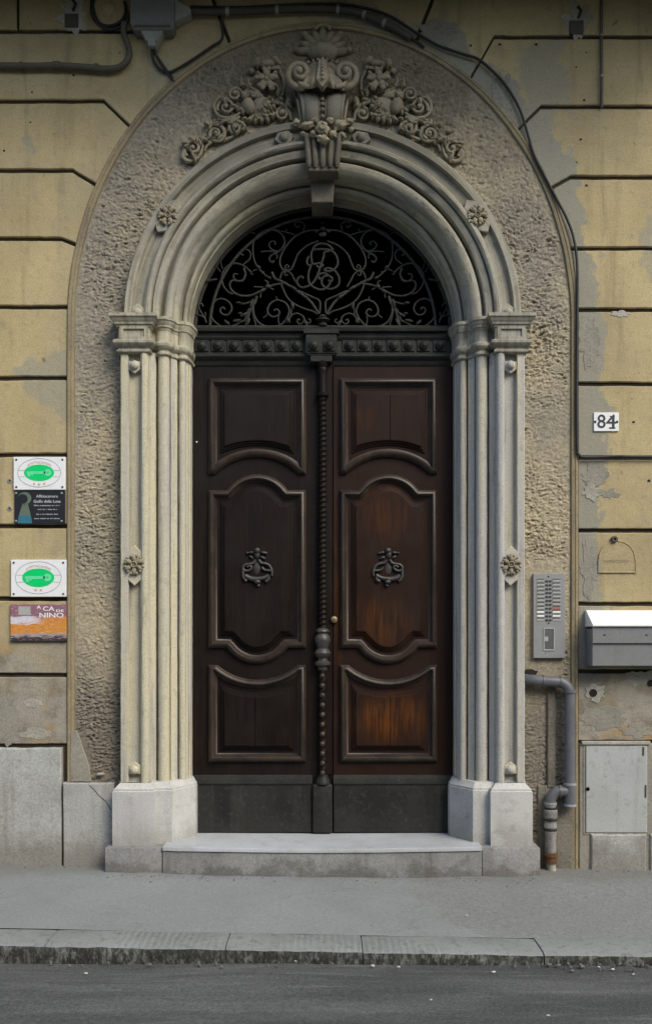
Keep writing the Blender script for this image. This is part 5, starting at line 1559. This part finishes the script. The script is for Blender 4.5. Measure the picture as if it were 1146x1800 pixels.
t = thing('lunette_plaque', 'faded half-round stucco plaque the colour of the wall, under the iron eye bolt', 'plaque', (PX(1084), 0, PZ(1007)))
arcp_ = [P2(1050, 1007)] + [P2(1117, 1007)] + [P2(1117, 985)] + arc3(P2(1116, 982), P2(1083, 950), P2(1051, 982), 18) + [P2(1050, 985)]
V, F = prism(ccw(arcp_), -.006, .002, .003); mesh_obj('tablet', V, F, M['wall'], t, 20)
V, F = sweep_xz(ccw(arcp_), [(0, -.002), (0, .009), (.006, .010), (.010, .004)], 0.0); mesh_obj('rim', V, F, M['wall'], t, 30)
V, F = text_at('TAPPEZZERIA', 1081, 987, -.0072, .026, 44 / 270.); mesh_obj('lettering', V, F, M['border'], t, 0, False)
c = P3(1079, 948, -.01)
V, F = lathe([(.022, 0), (.022, -.02), (.017, -.026), (.009, -.026), (.008, -.012), (.001, -.010)], (c.x, 0, c.z), 'y', 14); tag(mesh_obj('eye_bolt', V, F, M['lead'], None, 40), 'small rusty iron eye bolt above the half-round plaque', 'bolt')

Y = -.026
t = thing('intercom_panel', 'grey steel intercom panel with two columns of name tags right of the doorway', 'intercom', (PX(965, Y), 0, PZ(1157, Y)))
V, F = pbox(937, 993, 1008, 1157, Y, .01, .003); pan = mesh_obj('face_plate', V, F, M['steel'], t, 20)
for r in range(11):
    py = 1020.8 + r * 6.85
    for ci, (a, b) in enumerate(((943.5, 956), (971, 984.5))):
        m = 'tag'
        if ci == 0 and r in (8, 9): m = 'tag_white'
        if ci == 1 and r in (8,): m = 'tag_white'
        if ci == 1 and r == 9: m = 'tag_white'
        if ci == 1 and r == 7: m = 'tag_red'
        V, F = pbox(a, b, py - 1.9, py + (2.0 if m != 'tag_red' else 2.6), Y - .003, Y + .001, .001); mesh_obj('name_tag', V, F, M[m], t, 20)
        V, F = pbox(a, b, py - 3.3, py - 2.3, Y - .0045, Y + .001); mesh_obj('tag_lip', V, F, M['steel_dark'], t, 0)
    for a, b in ((958.5, 963), (964.5, 969)):
        V, F = pbox(a, b, py - .8, py + 2.2, Y - .005, Y + .001, .001); mesh_obj('call_button', V, F, M['steel_dark'], t, 20)
V, F = sweep_xz([P2(955.5, 1142.5, Y), P2(973, 1142.5, Y), P2(973, 1105, Y), P2(955.5, 1105, Y)], [(-.004, 0), (-.004, .005), (.002, .005), (.004, 0)], Y); mesh_obj('window_frame', V, F, M['tag'], t, 20)
V, F = pbox(956.5, 972, 1106.5, 1141, Y - .0015, Y + .001); mesh_obj('window', V, F, M['pvc'], t, 0)
V, F = pbox(957, 963, 1119, 1127, Y - .003, Y - .0012); mesh_obj('sticker', V, F, M['tag'], t, 0)
for py in (1013.5, 1095.5):
    c = P3(963.5, py, Y); V, F = lathe([(.006, 0), (.005, -.003), (.001, -.003)], (c.x, Y, c.z), 'y', 10); mesh_obj('screw', V, F, M['steel_dark'], t, 40)
for i in range(10):
    px, py = 946 + random.uniform(0, 26), 1149 + random.uniform(-3, 3)
    V, F = pbox(px, px + 2, py, py + 1.3, Y - .001, Y + .001); mesh_obj('scratch', V, F, M['tag'], t, 0)

# letter box
t = thing('letter_box', 'grey metal letter box with a bright white sloping lid on the right wall', 'letter box', (PX(1110, -.1), 0, PZ(1172, -.1)))
x0, x1 = PX(1041, -.16), PX(1041, -.16) + .62
V, F = box(x0, x1, -.150, .0, PZ(1171, -.15), PZ(1105, -.15), .004); mesh_obj('body', V, F, M['box_grey'], t, 20)
zt, zb = PZ(1073, -.03), PZ(1098, -.175)
V = [(x0 - .004, -.178, zb), (x1 + .004, -.178, zb), (x1 + .004, -.030, zt), (x0 - .004, -.030, zt), (x0 - .004, -.178, zb - .010), (x1 + .004, -.178, zb - .010), (x1 + .004, 0.0, zb - .010), (x0 - .004, 0.0, zb - .010), (x1 + .004, 0.0, zt + .002), (x0 - .004, 0.0, zt + .002)]
F = [(0, 1, 2, 3), (0, 4, 5, 1), (4, 7, 6, 5), (3, 2, 8, 9), (0, 3, 9, 7, 4), (1, 5, 6, 8, 2)]
mesh_obj('lid', V, F, M['box_white'], t, 0)
V, F = box(x0 - .002, x1 + .002, -.164, -.148, PZ(1131, -.164), PZ(1100, -.164), .003); fl = mesh_obj('flap', V, F, M['box_grey'], t, 20)
for px in (1062, 1136):
    c = P3(px, 1116, -.165); V, F = ball((c.x, -.164, c.z), .010, .004, .006, 10, 6); mesh_obj('rivet', V, F, M['steel_dark'], fl, 60)

# meter cabinet
Y = -.020
t = thing('meter_cabinet', 'pale grey meter cabinet door in the wall foot below the letter box', 'cabinet', (PX(1082, Y), 0, PZ(1465, Y)))
V, F = pbox(1022, 1143, 1303, 1309.5, Y - .008, .0, .004); mesh_obj('top_lip', V, F, M['plaster'], t, 20)
V, F = pbox(1029, 1137, 1311, 1464, Y, .0, .004); mesh_obj('cabinet_door', V, F, M['cabinet'], t, 20)
V, F = sweep_xz([P2(1025, 1467, Y), P2(1139.5, 1467, Y), P2(1139.5, 1309, Y), P2(1025, 1309, Y)], [(0, -.018), (0, -.004), (.009, -.004), (.009, -.018)], Y); mesh_obj('frame', V, F, M['cement'], t, 20)
c = P3(1032.5, 1387, Y); V, F = lathe([(.013, 0), (.012, -.003), (.008, .002)], (c.x, Y, c.z), 'y', 12); mesh_obj('lock_hole', V, F, M['dark'], t, 40)
V, F = pbox(1069, 1091, 1384, 1391, Y - .001, Y + .001); mesh_obj('name_plate', V, F, M['tag'], t, 0)
V, F = pbox(1129, 1131.5, 1313, 1328, Y - .004, Y + .001); mesh_obj('hinge', V, F, M['steel_dark'], t, 0)
V, F = pbox(1133, 1135.5, 1380, 1402, Y - .004, Y + .001); mesh_obj('hinge', V, F, M['steel_dark'], t, 0)

# drain pipe
Yq = -.060
t = thing('drain_pipe', 'grey plastic drain pipe bending down the wall right of the doorway to a rusty foot', 'pipe', (PX(967, Yq), Yq, .03))
R_ = 9.6 / sc(Yq)
def bend(a, b, c, r, n=8):
    """round the corner b between a and c with radius r (3D points)."""
    a, b, c = Vector(a), Vector(b), Vector(c)
    u = (a - b).normalized(); v = (c - b).normalized()
    cc = b + u * r + v * r
    return [cc + (-v * r) * math.cos(t_) + (-u * r) * math.sin(t_) for t_ in [math.pi / 2 * i / n for i in range(n + 1)]]
A = P3(927, 1195, Yq); A.y = -.045; B = P3(1000, 1200, Yq); C = P3(1001, 1415, Yq)
V, F = tube([P3(922, 1193, .03), A, P3(945, 1196, Yq)] + bend(P3(945, 1196, Yq), B, C, .07) , R_, 16); mesh_obj('upper_run', V, F, M['pvc'], t, 60)
V, F = tube([P3(1000.5, 1217, Yq), P3(1001, 1418, Yq)], R_ * .97, 16); mesh_obj('down_run', V, F, M['pvc'], t, 60)
def sleeve(p, q_, r, mat='pvc', name='pipe_sleeve'):
    V, F = tube([p, q_], r, 16); return mesh_obj(name, V, F, M[mat], t, 50)
sleeve(P3(952.5, 1196.5, Yq), P3(955.5, 1196.7, Yq), R_ * 1.12); sleeve(P3(983, 1198.5, Yq), P3(986, 1198.7, Yq), R_ * 1.12)
sleeve(P3(1000.5, 1212, Yq), P3(1000.5, 1217.5, Yq), R_ * 1.16); sleeve(P3(1001, 1376, Yq), P3(1001, 1380, Yq), R_ * 1.18, 'pvc_band')
sleeve(P3(1001, 1380, Yq), P3(1001, 1412, Yq), R_ * 1.10); sleeve(P3(1001, 1412.5, Yq), P3(1001, 1417, Yq), R_ * 1.18, 'pvc_band')
V, F = tube([P3(1001, 1391, Yq), P3(992, 1391, Yq)] + bend(P3(992, 1391, Yq), P3(967, 1391, Yq), P3(967, 1425, Yq), .065) + [P3(967, 1420, Yq)], R_ * 1.0, 16); mesh_obj('side_branch', V, F, M['pvc'], t, 60)
sleeve(P3(981.5, 1391, Yq), P3(985.5, 1391, Yq), R_ * 1.14)
sleeve(P3(967, 1410, Yq), P3(967, 1413.5, Yq), R_ * 1.15, 'pvc_band')
V, F = lathe([(R_ * f, PZ(py, Yq)) for f, py in ((1.0, 1412), (1.05, 1416), (.95, 1420), (1.25, 1424), (1.25, 1436), (1.0, 1440), (1.05, 1446), (1.2, 1450), (1.2, 1454), (1.0, 1457), (1.15, 1460), (1.1, 1464), (1.02, 1470), (1.02, 1500))], (PX(967, Yq), Yq, 0), 'z', 20)
mesh_obj('coupling', V, F, M['pvc_dirty'], t, 30)
for py in (1419, 1439, 1457):
    sleeve(P3(967, py, Yq), P3(967, py + 3, Yq), R_ * 1.17, 'cable', 'sealing_ring')
sleeve(P3(967, 1498, Yq), P3(967, 1516, Yq), R_ * 1.18, 'rust', 'rusty_collar'); sleeve(P3(967, 1500, Yq), P3(967, 1505, Yq), R_ * 1.38, 'rust', 'rusty_collar')
sleeve(P3(967, 1514, Yq), P3(970, 1540, Yq), R_ * .85, 'plaster', 'pipe_foot')
# the pipe's ragged hole
p = blob(931, 1188, -.004, .050, .045, 3.3, rough=.6); V, F = prism(ccw(p), -.014, .006, .002); mesh_obj('wall_hole', V, F, M['dark'], bld)

# ==================================================================== CABLES AND BOXES AT THE TOP
Yc = -.035
t = thing('junction_box', 'grey cable junction box with pointed pale spouts at the top left', 'junction box', (PX(270, -.05), 0, PZ(50, -.05)))
p = [P2(229, 40, -.09), P2(236, 52, -.09), P2(302, 52, -.09), P2(307, 44, -.09), P2(307, -46, -.09), P2(229, -46, -.09)]
V, F = prism(ccw(p), -.095, 0, .006); jb = mesh_obj('box', V, F, M['junction'], t, 20)
p = [P2(247, 53, -.07), P2(289, 53, -.07), P2(274, 82, -.07), P2(262, 82, -.07)]
V, F = prism(ccw(p), -.082, -.01, .006); sp = mesh_obj('spout', V, F, M['junction_tip'], t, 20)
for px in (259, 275):
    c = P3(px, 73, -.083); V, F = ball((c.x, -.082, c.z), .006); mesh_obj('screw', V, F, M['steel_dark'], sp, 60)
p = [P2(307.5, -2, -.07), P2(336, 16, -.07), P2(336, 24, -.07), P2(307.5, 38, -.07)]
V, F = prism(ccw(p), -.078, -.01, .006); mesh_obj('spout', V, F, M['junction_tip'], t, 20)
V, F = pbox(236, 300, 43, 48, -.098, -.09, .002); mesh_obj('rim', V, F, M['conduit'], t, 20)

t = thing('round_hook_plate', 'round ochre wall rose ringed by black cable beside the junction box', 'wall rose', (PX(192, 0), 0, PZ(48)))
c = P3(192, 17, -.01)
V, F = lathe([(.105, .0), (.105, -.010), (.10, -.016), (.05, -.018), (.046, -.016), (.040, -.022), (.030, -.030), (.001, -.034)], (c.x, 0, c.z), 'y', 28); mesh_obj('rose', V, F, M['wall'], t, 40)
V, F = tube([(c.x + .112 * math.cos(a), -.016, c.z + .112 * math.sin(a)) for a in [math.radians(150 + 6 * i) for i in range(0, 40)]], .011, 8); mesh_obj('cable_loop', V, F, M['cable'], t, 60)

def cable(pts, r, name, mat, label, cat='cable', sides=8, Y=Yc, clips=(), clipmat='clip', closed=False):
    qn = catmull([P3(p[0], p[1], p[2] if len(p) > 2 else Y) for p in pts], 8)
    t = thing(name, label, cat, tuple(qn[0]))
    V, F = tube(qn, r, sides); mesh_obj('run', V, F, M[mat], t, 60)
    for (px, py, ang, L) in clips:
        c = P3(px, py, Y); d = Vector((math.cos(math.radians(ang)), 0, math.sin(math.radians(ang)))) * L
        V, F = tube([c - d, c + d], r * 1.28, 10); mesh_obj('clip', V, F, M[clipmat], t, 50)
    return t
cable([(-420, 113), (-120, 112), (0, 115), (60, 116), (100, 115), (150, 118), (195, 121), (217, 114), (228, 96), (224, 74), (218, 58), (219, 40)], .0195, 'conduit', 'lead', 'grey brown conduit running in from the left edge and bending up to the box', 'conduit', 10, clips=((100, 115, 0, .02), (38, 116, 0, .008), (170, 119, -8, .012)), clipmat='lead')
cable([(330, 20), (380, 21), (450, 19), (520, 16), (580, 16), (625, 22), (665, 36), (700, 54), (722, 68)], .0215, 'conduit', 'conduit', 'thick dark conduit over the crown of the arch', 'conduit', 12, clips=((400, 20.5, 0, .012), (487, 17.5, 0, .010), (594, 17, -8, .010), (640, 26, -20, .010), (675, 41, -26, .010)))
cable([(335, 12), (420, 13), (500, 9), (570, 7), (620, 10), (680, 26), (735, 60), (770, 80), (812, 95), (838, 103), (862, 122), (888, 150), (912, 190), (926, 232), (938, 272), (958, 312), (978, 350), (996, 385), (1008, 420), (1014, 470), (1014, 560), (1013, 700), (1014, 785), (1017, 799), (1030, 804), (1090, 802), (1146, 803), (1600, 803)], .0092, 'cable', 'cable', 'long black cable following the right of the arch down to a wall joint', 'cable', 8, -.024)
cable([(690, 45), (705, 60), (730, 72), (745, 84)], .010, 'cable', 'cable', 'short black cable end under the conduit right of the crown', 'cable', 8, -.022)
cable([(267, 82, -.045), (268, 96, -.03), (272, 110, -.02), (282, 122, -.02), (296, 127, -.018), (310, 122, -.018), (340, 104, -.018), (372, 82, -.018), (388, 72, -.018), (392, 60, -.018), (390, 40, -.02), (391, 26, -.03)], .0088, 'cable', 'cable', 'thin black cable looping from the junction box spout up to the conduit', 'cable')
cable([(270, 82, -.045), (276, 100, -.025), (290, 122, -.02), (300, 136, -.018), (306, 144, -.012)], .008, 'cable', 'cable', 'short dark cable from the spout down to the arch border', 'cable')
cable([(160, -30, -.02), (162, 6, -.02), (170, 34, -.02), (185, 50, -.02), (205, 50, -.02), (222, 40, -.03), (232, 20, -.04)], .012, 'cable', 'cable', 'black cable sagging under the round wall rose', 'cable')
V, F = tube([P3(1056, -40, -.018), P3(1056.5, 60, -.018), P3(1057, 189, -.018)], .0105, 8)
rp = thing('thin_pipe', 'thin ochre pipe running down from the top right', 'pipe', tuple(P3(1057, 189, -.018)))
mesh_obj('run', V, F, M['lead'], rp, 60)
for py in (60, 132): 
    V, F = tube([P3(1056.6, py, -.018), P3(1056.7, py + 4, -.018)], .0135, 8); mesh_obj('clip', V, F, M['clip'], rp, 50)

# ==================================================================== LITTER AND GRIT
mb = MB(); rr = random.Random(11)
for i in range(90):
    x = rr.uniform(-2.2, 2.2)
    if rr.random() < .55: x = rr.uniform(.9, 2.1)
    y = KY - abs(rr.gauss(0, .05)) - .012
    s = rr.uniform(.003, .010)
    mb.add(*ball((x, y, road_z(x) + s * .4), s * rr.uniform(.8, 1.6), s, s * .6, 6, 4, rr.uniform(0, 3), .5))
for i in range(60):
    x = rr.uniform(-2.2, 2.2); y = rr.uniform(-2.4, -1.7); s = rr.uniform(.002, .005)
    mb.add(*ball((x, y, road_z(x) + s * .4), s, s, s * .6, 6, 4, 0, .4))
for i in range(90):
    x = rr.uniform(-2.2, 2.2); y = -.27 - abs(rr.gauss(0, .06)) if abs(x) < 1.4 else -.06 - abs(rr.gauss(0, .05)); s = rr.uniform(.002, .006)
    mb.add(*ball((x, y, z_wall(x) + .010), s * 1.3, s, s * .6, 6, 4, 0, .4))
o = mb.build('grit', M['pebble'], None, 60); o['kind'] = 'stuff'; o['label'] = 'small grit and crumbs along the gutter and wall foot'; o['category'] = 'grit'
lit = [(757, 1757), (963, 1784), (867, 1708), (483, 1689), (520, 1690), (548, 1686), (1052, 1698), (1076, 1702), (1112, 1710), (152, 1712), (3, 1688), (28, 1689), (655, 1698), (820, 1608), (700, 1700)]
for i, (px, py) in enumerate(lit):
    py_ = py
    Yg = 1.532 * 1620 / (py_ - 1128) - 6 if py_ > 1680 else 1.48 * 1620 / (py_ - 1128) - 6
    x = PX(px, Yg); zg = road_z(x) if py_ > 1680 else .015
    s = .0042 + .003 * ((i * 37) % 5) / 5
    V, F = ball((x, Yg, zg + s * .55), s * 1.6, s, s * .7, 8, 5, (i % 3 - 1) * .2, .4)
    where = 'lying on the road' if py > 1720 else ('on the pavement' if py < 1650 else 'lying in the gutter')
    tag(mesh_obj('litter_scrap', V, F, M['litter'], None, 60), 'tiny pale scrap of litter ' + where, 'litter', 'pale scraps of litter ' + where)
